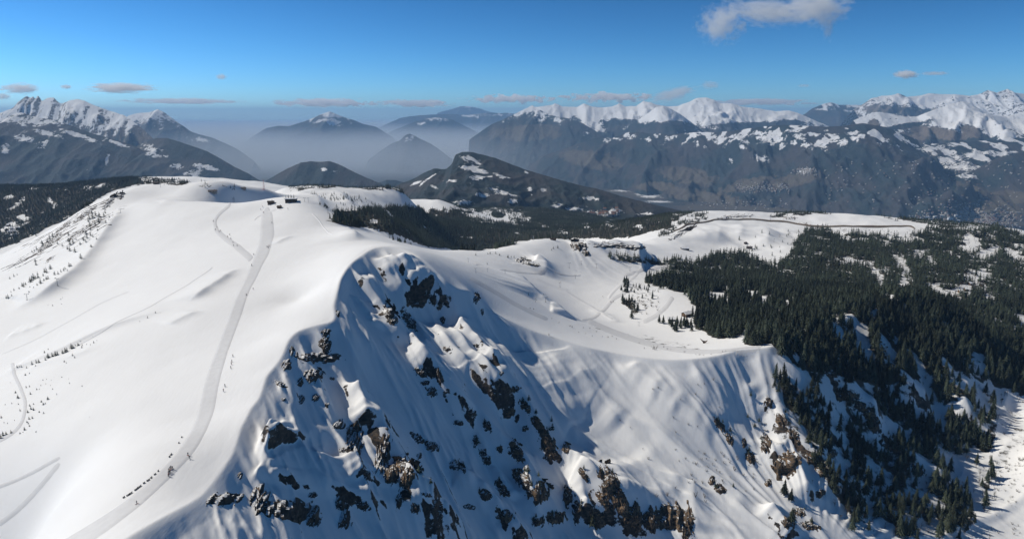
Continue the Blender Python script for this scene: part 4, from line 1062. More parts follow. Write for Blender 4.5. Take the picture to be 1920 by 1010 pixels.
def instance_group(name, meshes):
    c = bpy.data.collections.new(name)
    SC.collection.children.link(c)
    objs = []
    for k, me in enumerate(meshes):
        o = bpy.data.objects.new(name + '_source', me); c.objects.link(o); objs.append(o)
    return c
def scatter(name, pts, hs, meshes, wj=(0.9, 1.2), kind='stuff'):
    """many alike trees as one mass: points on the ground that carry a height, a turn and a variant"""
    g = np.random.default_rng(len(pts))
    me = bpy.data.meshes.new(name)
    me.vertices.add(len(pts)); me.vertices.foreach_set('co', np.asarray(pts, np.float32).ravel())
    w = g.uniform(*wj, len(pts))
    sc = np.stack([hs * w, hs * w, hs], -1).astype(np.float32)
    a = me.attributes.new('size', 'FLOAT_VECTOR', 'POINT'); a.data.foreach_set('vector', sc.ravel())
    rt = np.stack([g.uniform(-.03, .03, len(pts)), g.uniform(-.03, .03, len(pts)), g.uniform(0, 6.28, len(pts))], -1).astype(np.float32)
    a = me.attributes.new('turn', 'FLOAT_VECTOR', 'POINT'); a.data.foreach_set('vector', rt.ravel())
    a = me.attributes.new('variant', 'INT', 'POINT'); a.data.foreach_set('value', g.integers(0, len(meshes), len(pts)).astype(np.int32))
    o = link(bpy.data.objects.new(name, me)); tag(o, kind=kind)
    c = bpy.data.collections.new(name + '_source')
    for me_ in meshes:
        s_ = bpy.data.objects.new('tree_source', me_); c.objects.link(s_)
    ng = bpy.data.node_groups.new(name, 'GeometryNodeTree')
    ng.interface.new_socket('Geometry', in_out='INPUT', socket_type='NodeSocketGeometry')
    ng.interface.new_socket('Geometry', in_out='OUTPUT', socket_type='NodeSocketGeometry')
    N = ng.nodes; L = ng.links
    gi = N.new('NodeGroupInput'); go = N.new('NodeGroupOutput')
    ci = N.new('GeometryNodeCollectionInfo'); ci.inputs['Collection'].default_value = c
    ci.inputs['Separate Children'].default_value = True; ci.inputs['Reset Children'].default_value = True
    ip = N.new('GeometryNodeInstanceOnPoints'); ip.inputs['Pick Instance'].default_value = True
    def na(nm, dt):
        n = N.new('GeometryNodeInputNamedAttribute'); n.data_type = dt; n.inputs['Name'].default_value = nm
        return [q for q in n.outputs if q.enabled][0]
    L.new(gi.outputs[0], ip.inputs['Points']); L.new(ci.outputs[0], ip.inputs['Instance'])
    L.new(na('variant', 'INT'), ip.inputs['Instance Index'])
    e2r = N.new('FunctionNodeEulerToRotation'); L.new(na('turn', 'FLOAT_VECTOR'), e2r.inputs[0]); L.new(e2r.outputs[0], ip.inputs['Rotation'])
    L.new(na('size', 'FLOAT_VECTOR'), ip.inputs['Scale'])
    L.new(ip.outputs[0], go.inputs[0])
    md = o.modifiers.new('trees', 'NODES'); md.node_group = ng
    return o
rest = TR[~isbig]
nearf = rest[:, 1] < 1150
scatter('spruce_forest', rest[nearf][:, :3] - [0, 0, 0.3], rest[nearf][:, 5], CROWNS)
scatter('distant_spruce_forest', rest[~nearf][:, :3] - [0, 0, 0.3], rest[~nearf][:, 5], LOWCROWNS, (1.0, 1.5))
def bare_cand():
    g = np.random.default_rng(77)
    X = g.uniform(60, 1500, 60000); Y = g.uniform(560, 2000, 60000)
    z = Hq(X, Y); px, py = project(X, Y, z)
    m = (px > 1150) & (px < 1960) & (py > 430) & (py < 1040) & in_poly(px, py, [(1480,440),(1560,425),(1960,430),(1960,740),(1880,760),(1860,1030),(1560,1030),(1440,760),(1430,660),(1500,600),(1700,560),(1500,500)])
    X, Y, z, px, py = X[m], Y[m], z[m], px[m], py[m]
    d, a, b = forest_at(px, py, X, Y)
    k = g.random(len(X)) < np.where(d < 0.4, 0.28, 0.10) * (0.3 + 1.2 * sstep(-0.1, 0.4, fbm(X / 80, Y / 80, 231, 3)))
    return np.stack([X[k], Y[k], z[k]], -1), g.uniform(2.5, 8.0, k.sum())
MAT_TWIG = plain('bare_twigs', (0.085, 0.065, 0.052), 0.9)
def twigs(seed):
    r = random.Random(seed); V = []; F = []
    def tw(a, b, w):
        a = Vector(a); b = Vector(b); d = (b - a).normalized(); u = d.orthogonal().normalized() * w; v = d.cross(u)
        c = len(V)
        for q in range(3): V.append(a + u * math.cos(q * 2.094) + v * math.sin(q * 2.094))
        V.append(b)
        for q in range(3): F.append((c + q, c + (q + 1) % 3, c + 3))
    tw((0, 0, -.05), (0, 0, 1), 0.03)
    for k in range(16):
        z0 = r.uniform(0.2, 0.8); an = r.uniform(0, 6.28); le = r.uniform(0.2, 0.38) * (1.15 - z0 * 0.6)
        p = Vector((0, 0, z0)); e = Vector((le * math.cos(an), le * math.sin(an), z0 + le * r.uniform(0.5, 1.0)))
        tw(p, e, 0.016)
        for j in range(2):
            a2 = an + r.uniform(-1, 1); q_ = p.lerp(e, r.uniform(.4, .8))
            tw(q_, q_ + Vector((0.14 * math.cos(a2), 0.14 * math.sin(a2), r.uniform(.06, .18))), 0.009)
    return new_mesh('bare_tree', V, F, MAT_TWIG)
bp_, bh_ = bare_cand()
scatter('bare_woodland', bp_, bh_, [twigs(s) for s in range(4)])
print('bare trees', len(bp_))
print('forest', round(time.time() - T0, 1))
# ------------------------------------------------------------------ clouds, outside the haze
def cloud_material(name, dens, seed, cut, col=(1, 1, 1), scale=2.2, fw=0.55):
    m = bpy.data.materials.new(name); m.use_nodes = True
    t = m.node_tree; n = t.nodes; n.clear()
    out = n.new('ShaderNodeOutputMaterial'); v = n.new('ShaderNodeVolumePrincipled')
    v.inputs['Color'].default_value = (*col, 1); v.inputs['Anisotropy'].default_value = 0.2
    tc = n.new('ShaderNodeTexCoord')
    ln = n.new('ShaderNodeVectorMath'); ln.operation = 'LENGTH'; t.links.new(tc.outputs['Object'], ln.inputs[0])
    nz = n.new('ShaderNodeTexNoise'); nz.noise_dimensions = '4D'; nz.inputs['W'].default_value = seed; nz.inputs['Scale'].default_value = scale; nz.inputs['Detail'].default_value = 6; nz.inputs['Roughness'].default_value = 0.62
    t.links.new(tc.outputs['Object'], nz.inputs['Vector'])
    def mt(op, a, b, clamp=False):
        q = n.new('ShaderNodeMath'); q.operation = op; q.use_clamp = clamp
        for i, s_ in enumerate((a, b)):
            if hasattr(s_, 'is_output'): t.links.new(s_, q.inputs[i])
            else: q.inputs[i].default_value = s_
        return q.outputs[0]
    f = mt('SUBTRACT', 1.0, ln.outputs['Value'])
    s = mt('ADD', mt('MULTIPLY', f, fw), mt('SUBTRACT', nz.outputs['Fac'], cut))
    t.links.new(mt('MULTIPLY', mt('MULTIPLY', s, 6.0, True), dens), v.inputs['Density'])
    t.links.new(v.outputs[0], out.inputs['Volume'])
    return m
def cloud(label, px, py, d, rx, ry, dens, cut=0.62, seed=1, tilt=0, depth=None, group=None, scale=2.2):
    bm = bmesh.new(); bmesh.ops.create_icosphere(bm, subdivisions=3, radius=1.0)
    me = bpy.data.meshes.new('cloud'); bm.to_mesh(me); bm.free()
    me.materials.append(cloud_material('cloud_vapour', dens * 2.6, seed * 7.3, cut + 0.07, scale=scale * 1.5, fw=0.42))
    o = link(bpy.data.objects.new('cloud', me))
    c = at(px, py, d); k = d / FPX
    o.location = c; o.scale = (rx * k, depth or max(rx, ry) * k * 0.8, ry * k); o.rotation_euler = (0, R(-tilt), 0)
    tag(o, label, 'cloud', group)
    return o
cloud('torn hooked wisp of grey white cloud hanging highest in the blue, its ragged left puff', 1352, 45, 8000, 56, 46, 0.0022, 0.56, 3, 0, scale=2.4)
cloud('thin drifting streak of cloud joining the high wisps', 1435, 22, 8000, 95, 30, 0.0014, 0.545, 5, -8, scale=2.6)
cloud('ragged high cloud with a hanging tail at the top edge', 1530, 14, 8000, 80, 38, 0.0020, 0.55, 8, 0, scale=2.6)
cloud('short thin tail of vapour trailing under the ragged high cloud', 1551, 48, 8000, 16, 34, 0.0022, 0.56, 9, 10, scale=1.4)
cloud('flat white puff cloud above the leaning snowy peaks', 228, 165, 15000, 76, 13, 0.004, 0.57, 11)
cloud('white cloud drifting over the jagged left peaks', 38, 166, 15500, 42, 13, 0.004, 0.57, 13)
cloud('tiny white puff beside the flat cloud', 124, 163, 15500, 12, 5, 0.006, 0.52, 15)
cloud('tiny lone puff high over the plain', 415, 144, 14000, 12, 7, 0.005, 0.52, 17)
cloud('small bright puff over the right white range', 1698, 140, 14000, 26, 9, 0.006, 0.52, 19)
cloud('faint smear of cloud right of the small bright puff', 1752, 138, 14000, 32, 5, 0.002, 0.55, 21)
cloud('grey smoky cloud rising behind the white dome', 1262, 177, 20000, 52, 15, 0.0012, 0.54, 23, 14)
cloud('small grey wisp above the white dome', 1332, 160, 18000, 22, 10, 0.0012, 0.54, 25)
cloud('tiny dark grey wisp in the clear gap', 1508, 161, 18000, 14, 4, 0.0015, 0.52, 27)
cloud('small white puff low at the left picture edge', 6, 181, 16000, 16, 8, 0.004, 0.52, 29)
def cloud_bank(px, py, d, rx, ry, dens, cut, seed, sc):
    o = cloud(None, px, py, d, rx, ry, dens, cut, seed, depth=2500, scale=sc)
    o.name = 'cloud_bank'
    del o['category']
    tag(o, kind='stuff')
    m = o.data.materials[0]
    [q for q in m.node_tree.nodes if q.type == 'MATH' and q.operation == 'MULTIPLY' and abs(q.inputs[1].default_value - 0.42) < 1e-4][0].inputs[1].default_value = 0.34
    # keep the puffs round although the bank is long
    n = m.node_tree.nodes; tc = [q for q in n if q.type == 'TEX_COORD'][0]; nz = [q for q in n if q.type == 'TEX_NOISE'][0]
    mp = n.new('ShaderNodeMapping'); mp.inputs['Scale'].default_value = (rx / ry * 0.5, 1.0, 1.0)
    m.node_tree.links.new(tc.outputs['Object'], mp.inputs[0]); m.node_tree.links.new(mp.outputs[0], nz.inputs['Vector'])
for k, (x, y, a_, b_) in enumerate([(345, 190, 130, 7), (610, 193, 125, 11), (780, 194, 80, 9), (960, 186, 110, 10), (1140, 183, 120, 11), (1420, 192, 120, 8)]):
    cloud_bank(x, y, 30000, a_, b_, 0.004, 0.58, 40 + k, 1.0)
print('clouds', round(time.time() - T0, 1))
# ------------------------------------------------------------------ small stunted spruces on the open snow
D1 = [(105,485,22),(130,482,20),(118,480,16),(163,488,18),(196,467,30),(222,458,28),(238,455,26),(217,475,12),(277,440,26),(295,425,34),(320,418,30),(340,412,34),(352,408,32),(383,400,32),(400,392,36),(410,385,30),(437,370,40),(447,365,26),(460,352,16),(478,350,22),(500,365,18),(503,352,14),(490,325,12),(530,345,12),(553,347,10),(573,335,16),(592,320,8),(567,300,10),(443,412,18),(457,425,14),(272,395,18),(295,375,12),(155,532,16),(180,522,12),(393,450,14),(405,458,10),(160,608,18),(180,602,16),(186,648,22),(225,620,14),(240,618,10),(262,562,10),(285,556,8),(250,595,10),(280,585,8),(313,562,8),(322,618,12),(310,595,8),(378,545,10),(425,582,12),(420,555,8),(502,600,12),(347,650,12),(95,640,18),(110,672,30),(112,710,14),(72,705,12),(32,712,10),(123,750,20),(62,578,8),(182,720,18),(205,710,16),(190,740,28),(205,745,24),(170,760,22),(253,695,16),(265,712,20),(277,706,14),(293,680,24),(240,757,14),(267,765,16),(178,800,22),(197,795,20),(165,820,16),(173,828,16),(180,843,16),(150,866,26),(122,888,14),(140,880,10),(68,886,28),(38,893,26),(18,900,34),(5,918,40),(8,792,20),(25,822,10),(46,826,10),(88,808,10),(221,878,12),(548,788,8),(902,182,18),(950,152,16),(980,150,8),(855,205,8),(372,70,10),(322,108,12),(376,98,8),(293,105,8),(383,60,8)]
D2 = [(697,665,50),(785,565,30),(830,500,28),(780,470,50),(800,480,35),(750,490,45),(720,510,40),(690,545,35),(740,525,35),(645,610,50),(600,600,50),(580,585,35),(605,550,60),(590,520,45),(628,530,40),(655,505,28),(820,380,50),(850,360,60),(855,310,50),(825,300,50),(800,320,60),(770,330,50),(760,350,45),(790,275,30),(775,390,40),(780,420,35),(740,455,40),(840,425,25),(895,310,50),(905,275,35),(910,360,30),(940,310,25),(905,245,20),(435,755,45),(400,790,60),(385,785,45),(372,815,30),(328,835,65),(305,840,40),(290,840,55),(275,855,50),(260,870,55),(350,880,50),(400,845,40),(415,840,35),(378,855,25),(470,805,40),(500,800,35),(525,780,30),(548,770,35),(560,755,25),(580,770,25),(597,735,45),(612,730,30),(205,910,50),(192,905,40),(220,890,30),(165,925,25),(120,940,25),(95,955,20),(70,1005,40),(55,1005,30),(100,985,22),(320,895,25),(290,915,18),(250,955,20),(257,910,14),(85,840,25),(120,820,30),(148,805,18),(180,680,18),(125,725,18),(135,745,14),(310,720,35),(303,690,30),(315,590,40),(370,560,50),(360,540,40),(295,600,25),(275,610,25),(410,520,40),(430,500,50),(455,480,45),(590,465,35),(537,560,35),(495,540,30),(540,290,40),(580,250,35),(490,330,30),(400,390,30),(440,360,25),(310,470,30),(420,370,20)]
D3 = [(250,235,25),(380,220,25),(360,225,25),(430,220,25),(465,235,20),(540,255,30),(570,255,25),(595,255,25),(660,255,20),(695,255,20),(990,170,35),(935,190,25),(950,175,25),(725,590,20),(355,315,20),(720,300,40),(740,320,30)]
SMALL = [(x / 3.26, 540 + y / 3.26, h / 3.26) for x, y, h in D1] + [(x / 4.59, 340 + y / 4.59, h / 4.59) for x, y, h in D2] + [(840 + x / 4.81, 430 + y / 4.81, h / 4.81) for x, y, h in D3]
SMALL += [(541, 373, 9), (536, 373, 7), (546, 373, 9), (551, 372, 8)]
SMALL += [(1010, 890 + 2, 12), (752, 889 + 2, 0)][:1] + [(1111, 985, 28), (786, 886, 18), (808, 906, 16), (894, 832, 22), (990, 884, 18), (1013, 912, 16), (1036, 806, 16), (1375, 912, 10), (1408, 742, 12), (1402, 782, 10), (1415, 800, 10), (1423, 790, 10)]
rt = random.Random(31)
for cx_, cy_, rx_, ry_, an_ in ROCKS:
    if cx_ > 840 and cy_ > 700 and rx_ * ry_ > 90:
        for _ in range(rt.randint(1, 3)):
            SMALL.append((cx_ + rt.uniform(-1, 1) * rx_, cy_ - ry_ * rt.uniform(0.2, 1.0), rt.uniform(6, 13)))
SPT = np.array(SMALL); SH = hit(SPT[:, 0], SPT[:, 1])
def small_words(px, py, h):
    if py > 690 and px > 700:
        if px < 930: return 'small spruce on the dark ribs at the blue face foot', 'small spruces at the blue face foot'
        if px < 1050: return 'small spruce on the brown rib left of the bright slope', 'small spruces left of the bright slope'
        if px < 1310: return 'small spruce on top of the brown cliffs ending the bright slope', 'small spruces on the brown cliffs'
        if px < 1480: return 'small spruce on the big brown rocks right of the bright slope', 'small spruces on the big brown rocks'
        return 'small spruce on scattered brown rocks of the wooded flank', 'small spruces on rocks of the wooded flank'
    if px > 840: return 'small spruce on the knoll above the lift bowl', 'small spruces round the lift bowl'
    if px > 400: return 'dark tree behind the flat roofed lift station', 'trees behind the lift station'
    if py > 715 and px < 100: return 'stunted spruce beside the bend of the snow track', 'stunted spruces beside the snow track'
    if py > 690: return 'tiny lone spruce on the snow right of the track', 'tiny spruces right of the snow track'
    if py > 630: return 'stunted spruce in the row below the long snow step', 'stunted spruces along the snow step'
    if py > 568: return 'tiny lone spruce on the wide white slope', 'tiny spruces on the wide slope'
    if py > 495: return 'small spruce in the clumps above the lift pylons', 'small spruces above the lift pylons'
    if px < 120: return 'small spruce on the lower snowy back of the spur', 'small spruces low on the spur'
    return 'dark spruce among the rock streaks of the snowy spur', 'spruces among rock streaks of the spur'
for (px, py, hp), W in zip(SMALL, SH):
    h = hp * W[1] / FPX * 1.1
    t = link(bpy.data.objects.new('stunted_spruce', None))
    t.location = W - np.array([0, 0, 0.15]); w = random.uniform(1.25, 1.9); t.scale = (h * w, h * w, h); t.rotation_euler = (0, 0, random.uniform(0, 6.28))
    l, g = small_words(px, py, h); tag(t, l, 'small tree', g)
    link(bpy.data.objects.new('crown', LOWCROWNS[random.randrange(4)]), t); link(bpy.data.objects.new('trunk', TRUNK), t)

# leafless bushes
def bush_mesh(seed):
    r = random.Random(seed); V = []; F = []
    def tw(a, b, w):
        a = Vector(a); b = Vector(b); d = (b - a).normalized(); u = d.orthogonal().normalized() * w; v = d.cross(u)
        c = len(V)
        for q in range(3): V.append(a + u * math.cos(q * 2.094) + v * math.sin(q * 2.094))
        V.append(b)
        for q in range(3): F.append((c + q, c + (q + 1) % 3, c + 3))
    for k in range(11):
        an = r.uniform(0, 6.28); le = r.uniform(0.6, 1.0); o = r.uniform(0.15, 0.55)
        top = (o * math.cos(an), o * math.sin(an), le)
        tw((0.05 * math.cos(an), 0.05 * math.sin(an), -0.1), top, 0.022)
        for j in range(3):
            f = r.uniform(0.35, 0.8); a2 = an + r.uniform(-1.2, 1.2)
            p = Vector(top) * f
            tw(p, p + Vector((0.3 * math.cos(a2), 0.3 * math.sin(a2), r.uniform(0.15, 0.35))), 0.012)
    return new_mesh('bush', V, F, MAT_TWIG)
BUSHES = [bush_mesh(s) for s in range(4)]
B1 = [(980,465,26),(1200,580,22),(1155,910,26),(1355,530,24),(1375,435,24),(1440,425,24),(1530,385,30),(1370,850,24),(1280,830,26),(1130,760,24),(930,480,26),(840,72,20),(925,75,40),(950,82,50),(1035,62,22),(1070,80,22),(1100,84,16),(1240,108,22),(1355,132,14),(1390,136,14),(1430,140,14),(1505,130,16),(1620,106,18),(1650,102,18),(790,20,16),(1590,660,20),(600,790,22),(700,860,20)]
B2 = [(880,215,36),(1150,125,24),(825,115,20),(1190,240,26),(1250,215,26),(1325,255,20),(1385,140,22),(1460,215,22),(1520,270,28),(1610,160,30),(1640,260,36),(1740,330,40),(1700,400,30),(1770,220,30),(1310,380,34),(1420,455,36),(1350,590,66),(1150,505,30),(965,590,46),(1070,580,50),(1450,640,36),(1280,450,26),(1440,600,40),(1560,330,26),(1480,300,24),(1830,380,34),(1690,250,30)]
B3 = [(1120,885,22),(1100,875,18),(1280,895,18),(1340,925,18),(1440,975,20),(1480,965,16),(1300,965,16),(1390,970,14),(910,955,22),(740,716,18),(770,720,18),(935,805,12),(1000,840,12),(1220,890,14),(1180,930,14),(860,590,12),(800,640,14),(1240,940,12),(1520,990,16)]
BU = [(1050 + x / 5.317, 640 + y / 5.317, h / 5.317) for x, y, h in B1] + [(1050 + x / 5.317, 820 + y / 5.317, h / 5.317) for x, y, h in B2] + [(840 + x / 4.81, 430 + y / 4.81, h / 4.81) for x, y, h in B3]
rb = random.Random(8)
BU += [(rb.uniform(1290, 1420), rb.uniform(850, 930), rb.uniform(4, 7)) for _ in range(26)] + [(rb.uniform(1185, 1235), rb.uniform(535, 590), rb.uniform(4, 6)) for _ in range(30)] + [(rb.uniform(1430, 1540), rb.uniform(700, 800), rb.uniform(4, 7)) for _ in range(20)] + [(rb.uniform(1560, 1800), rb.uniform(820, 1000), rb.uniform(4, 8)) for _ in range(40)] + [(rb.uniform(1850, 1920), rb.uniform(760, 1005), rb.uniform(3, 7)) for _ in range(55)]
BP = np.array(BU); BH = hit(BP[:, 0], BP[:, 1])
for (px, py, hp), W in zip(BU, BH):
    h = max(0.8, hp * W[1] / FPX)
    o = link(bpy.data.objects.new('bare_bush', BUSHES[random.randrange(4)]))
    o.location = W; o.scale = (h * 1.1, h * 1.1, h); o.rotation_euler = (0, 0, random.uniform(0, 6.28))
    if py < 600 and px > 1180: l = ('leafless bush in the shaded hollow beside the piste bend', 'bushes in the shaded hollow')
    elif py < 672: l = ('leafless bush along the snowy rim above the bright slope', 'bushes along the rim')
    elif px < 1290: l = ('leafless bush alone on the smooth bright slope', 'bushes on the bright slope')
    elif px < 1430: l = ('brown leafless bush in the thin scrub right of the bright slope', 'scrub right of the bright slope')
    else: l = ('brown leafless bush between the spruces of the lower flank', 'scrub between the spruces')
    tag(o, l[0], 'bush', l[1])

# ------------------------------------------------------------------ made things: helpers
def bxs(parts):
    """boxes (x0,x1,y0,y1,z0,z1) as one mesh's points and faces"""
    V = []; F = []
    for x0, x1, y0, y1, z0, z1 in parts:
        c = len(V)
        V += [(x0,y0,z0),(x1,y0,z0),(x1,y1,z0),(x0,y1,z0),(x0,y0,z1),(x1,y0,z1),(x1,y1,z1),(x0,y1,z1)]
        F += [tuple(c + q for q in f) for f in ((0,3,2,1),(4,5,6,7),(0,1,5,4),(1,2,6,5),(2,3,7,6),(3,0,4,7))]
    return V, F
def tube(pts, r0, r1=None, n=8):
    r1 = r0 if r1 is None else r1
    V = []; F = []
    P = [Vector(p) for p in pts]
    for i, p in enumerate(P):
        d = (P[min(i + 1, len(P) - 1)] - P[max(i - 1, 0)]).normalized()
        u = d.orthogonal().normalized(); v = d.cross(u)
        r_ = r0 + (r1 - r0) * i / (len(P) - 1)
        for k in range(n): V.append(p + (u * math.cos(6.2832 * k / n) + v * math.sin(6.2832 * k / n)) * r_)
    for i in range(len(P) - 1):
        for k in range(n): F.append((i * n + k, i * n + (k + 1) % n, i * n + n + (k + 1) % n, i * n + n + k))
    F.append(tuple(range(n))[::-1]); F.append(tuple(range((len(P) - 1) * n, len(P) * n)))
    return V, F
def part(name, vf, mat, parent, label=None):
    o = link(bpy.data.objects.new(name, new_mesh(name, vf[0], vf[1], mat)), parent)
    if label: o['label'] = label
    return o
def root(name, W, rz, label, cat, group=None):
    o = link(bpy.data.objects.new(name, None)); o.location = W; o.rotation_euler = (0, 0, rz)
    return tag(o, label, cat, group)
def copy_tree(o, parent=None):
    c = o.copy(); COL.objects.link(c)
    if parent is not None: c.parent = parent
    for ch in list(o.children): copy_tree(ch, c)
    return c
M_STEEL = plain('galvanised_steel', (0.22, 0.23, 0.24), 0.5)
M_DARK = plain('dark_steel', (0.05, 0.05, 0.055), 0.6)
M_WOOD = plain('weathered_timber', (0.13, 0.085, 0.055), 0.85)
M_WOODD = plain('dark_timber', (0.06, 0.045, 0.035), 0.85)
M_ROOFSNOW = plain('roof_snow', (0.80, 0.81, 0.83), 0.8, 0.04)
M_WALL = plain('rendered_wall', (0.40, 0.38, 0.35), 0.9)
M_STONE = plain('stone_wall', (0.26, 0.24, 0.22), 0.9)
M_GLASS = plain('window_glass', (0.03, 0.04, 0.05), 0.15)
M_RED = plain('red_paint', (0.50, 0.05, 0.04), 0.5); M_WHITE = plain('white_paint', (0.78, 0.78, 0.77), 0.5)
M_ROOF = plain('slate_roof', (0.10, 0.09, 0.09), 0.8); M_TILE = plain('tile_roof', (0.23, 0.12, 0.08), 0.8)
M_NET = plain('dark_fence_boards', (0.035, 0.03, 0.028), 0.9)

# lift pylons
def make_pylon():
    p = root('lift_pylon', (0, 0, 0), 0, 'pylon', 'lift pylon')
    part('mast', tube([(0,0,-0.6),(0,0,4),(0,0,9)], 0.36, 0.24, 10), M_STEEL, p)
    part('footing', bxs([(-0.8,0.8,-0.8,0.8,-1.2,0.25)]), M_STONE, p)
    part('crossarm', bxs([(-3.0,3.0,-0.16,0.16,8.9,9.25)]), M_STEEL, p)
    for s in (-1, 1):
        w = part('sheave_train', bxs([(s*2.8-0.12,s*2.8+0.12,-1.3,1.3,9.25,9.5)]), M_DARK, p)
        V, F = [], []
        for k in range(4):
            v, f = tube([(s*2.8-0.1,-1.05+k*0.7,9.66),(s*2.8+0.1,-1.05+k*0.7,9.66)], 0.26, 0.26, 10)
            F += [tuple(q + len(V) for q in ff) for ff in f]; V += v
        part('roller_rim', (V, F), M_STEEL, w)
    part('ladder_rungs', bxs([(-0.22,0.22,-0.42,-0.36,0.6 + 0.7*k,0.66 + 0.7*k) for k in range(12)]), M_DARK, p)
    return p
PYL = [(51,562,12,'lift pylon on the white slope at the end of a shaded step'),(108,535,14,'lift pylon standing in the shaded step below a clump of spruces'),(226,399,8,'lift pylon on the spur above the shaded bank'),
 (301,351,7,'front lift pylon on the dome shaped summit'),(308,347,6,'rear lift pylon on the dome shaped summit'),(615,400,11,'dark lift pylon on the slope edge before the woods'),(623,402,10,'second dark pylon at the slope edge before the woods'),(571,378,7,'pylon close right of the flat roofed station'),(578,378,7,'pylon farther right of the flat roofed station'),
 (892,511,9,'lift pylon on the slope behind the summit of the face'),(878,491,7,'pylon under the low white knoll'),(914,509,6,'pylon on the dark road cut'),(947,513,7,'pylon beside the start of the straight snow road'),(1067,502,10,'tall thin mast pylon in the middle of the snow basin'),(1050,538,9,'lift pylon with wide arms in the hollow'),(1079,522,7,'pylon at the end of the straight snow road'),(1023,566,10,'double armed pylon on the small hummock'),(1004,566,7,'small pylon left of the hummock pylon'),(991,553,6,'pylon on top of the small hummock'),(1118,502,8,'pylon under the shaded cliff slope'),(1090,496,7,'slim pylon on the mounds below the cliff'),(1181,508,8,'pylon before the row of spruces'),(1198,611,8,'lift pylon on the flat between bushes and spruces'),
 (1451,454,6,'T shaped pylon in the far bowl'),(1387,475,6,'pylon above the dark grove in the far bowl'),(1462,445,6,'upper pylon in the far bowl'),(1444,412,7,'pylon on the crest of the far hill')]
PX_ = hit([p[0] for p in PYL], [p[1] for p in PYL])
pyl0 = make_pylon()
for i, ((px, py, hp, lb), W) in enumerate(zip(PYL, PX_)):
    o = pyl0 if i == 0 else copy_tree(pyl0)
    s = hp * W[1] / FPX / 9.5
    o.location = W; o.scale = (s, s, s); o.rotation_euler = (0, 0, (0.3, -0.4, 0.9)[i % 3]); o['label'] = lb; o['group'] = 'ski lift pylons'
# pale mast on the knoll
W = hit(1000, 450.5)[0]
t = root('mast', W, 0, 'pale slender mast on the skyline of the white knoll', 'mast')
part('pole', tube([(0,0,-1),(0,0,8)], 0.22, 0.12), M_WHITE, t); part('footing', bxs([(-0.5,0.5,-0.5,0.5,-1,0.2)]), M_STONE, t)
# red and white lattice tower on the plateau edge
W = hit(495, 356)[0]
t = root('lattice_tower', W, 0.3, 'red and white lattice tower on the plateau skyline', 'tower')
HT = 20 * W[1] / FPX
for sx in (-1, 1):
    for sy in (-1, 1):
        part('leg', tube([(sx*1.6, sy*1.6, -1), (sx*0.35, sy*0.35, HT * 0.92)], 0.16, 0.10, 6), M_RED, t)
for k in range(7):
    z0 = HT * 0.92 * k / 7; z1 = HT * 0.92 * (k + 1) / 7; w0 = 1.6 - 1.25 * k / 7; w1 = 1.6 - 1.25 * (k + 1) / 7
    V, F = [], []
    for a, b in (((-1,-1),(1,-1)),((1,-1),(1,1)),((1,1),(-1,1)),((-1,1),(-1,-1))):
        for (p, q) in (((a[0]*w0,a[1]*w0,z0),(b[0]*w1,b[1]*w1,z1)),((b[0]*w0,b[1]*w0,z0),(a[0]*w1,a[1]*w1,z1))):
            v, f = tube([p, q], 0.08, 0.08, 5); F += [tuple(c + len(V) for c in ff) for ff in f]; V += v
    part('brace', (V, F), M_RED if k % 2 == 0 else M_WHITE, t)
part('antenna', tube([(0,0,HT*0.9),(0,0,HT)], 0.12, 0.06, 6), M_RED, t)

# chalets and lift buildings
def house(name, W, rz, L, Wd, Hw, Hr, wall, roofm, label, cat='house', snow=True, nwin=3, chimney=True, flat=False):
    t = root(name, W, rz, label, cat)
    l, w = L / 2, Wd / 2
    V = [(-l,-w,-2),(l,-w,-2),(l,w,-2),(-l,w,-2),(-l,-w,Hw),(l,-w,Hw),(l,w,Hw),(-l,w,Hw),(-l,0,Hw+Hr),(l,0,Hw+Hr)]
    F = [(0,1,5,4),(2,3,7,6),(1,2,6,9,5),(3,0,4,8,7)] if not flat else [(0,1,5,4),(2,3,7,6),(1,2,6,5),(3,0,4,7),(4,5,6,7)]
    part('wall', (V, F), wall, t)
    e = 0.7
    if flat:
        rf = part('roof', bxs([(-l-e,l+e,-w-e,w+e,Hw+0.01,Hw+0.45)]), roofm, t)
        if snow: part('snow_layer', bxs([(-l-e+.1,l+e-.1,-w-e+.1,w+e-.1,Hw+0.46,Hw+0.95)]), M_ROOFSNOW, rf)
    else:
        def slab(o0, o1, ee):
            V = []; F = []
            k = Hr / w
            for s in (-1, 1):
                c = len(V)
                for z in (o0, o1):
                    V += [(-l-ee, s*(w+ee), Hw-k*ee+z), (l+ee, s*(w+ee), Hw-k*ee+z), (l+ee, 0, Hw+Hr+z), (-l-ee, 0, Hw+Hr+z)]
                F += [tuple(c + q for q in f) for f in ((0,1,2,3),(7,6,5,4),(0,4,5,1),(1,5,6,2),(2,6,7,3),(3,7,4,0))]
            return V, F
        rf = part('roof', slab(0.02, 0.22, e), roofm, t)
        if snow: part('snow_layer', slab(0.23, 0.75, e - 0.1), M_ROOFSNOW, rf)
    for k in range(nwin):
        x = -l + L * (k + 0.75) / (nwin + 0.5)
        f = part('window', bxs([(x-0.6,x+0.6,-w-0.06,-w-0.003,1.2,2.5)]), M_WOODD, t)
        part('pane', bxs([(x-0.48,x+0.48,-w-0.075,-w-0.062,1.32,2.38)]), M_GLASS, f)
    part('door', bxs([(-l+0.2,-l+1.1,-w-0.05,-w-0.003,0,2.1)]), M_WOODD, t)
    if chimney and not flat:
        part('chimney', bxs([(l*0.4-0.4,l*0.4+0.4,0.5,1.3,Hw,Hw+Hr+1.2)]), M_STONE, t)
    return t
def put(px, py): return hit(px, py)[0]
def mpx(W, n): return n * W[1] / FPX
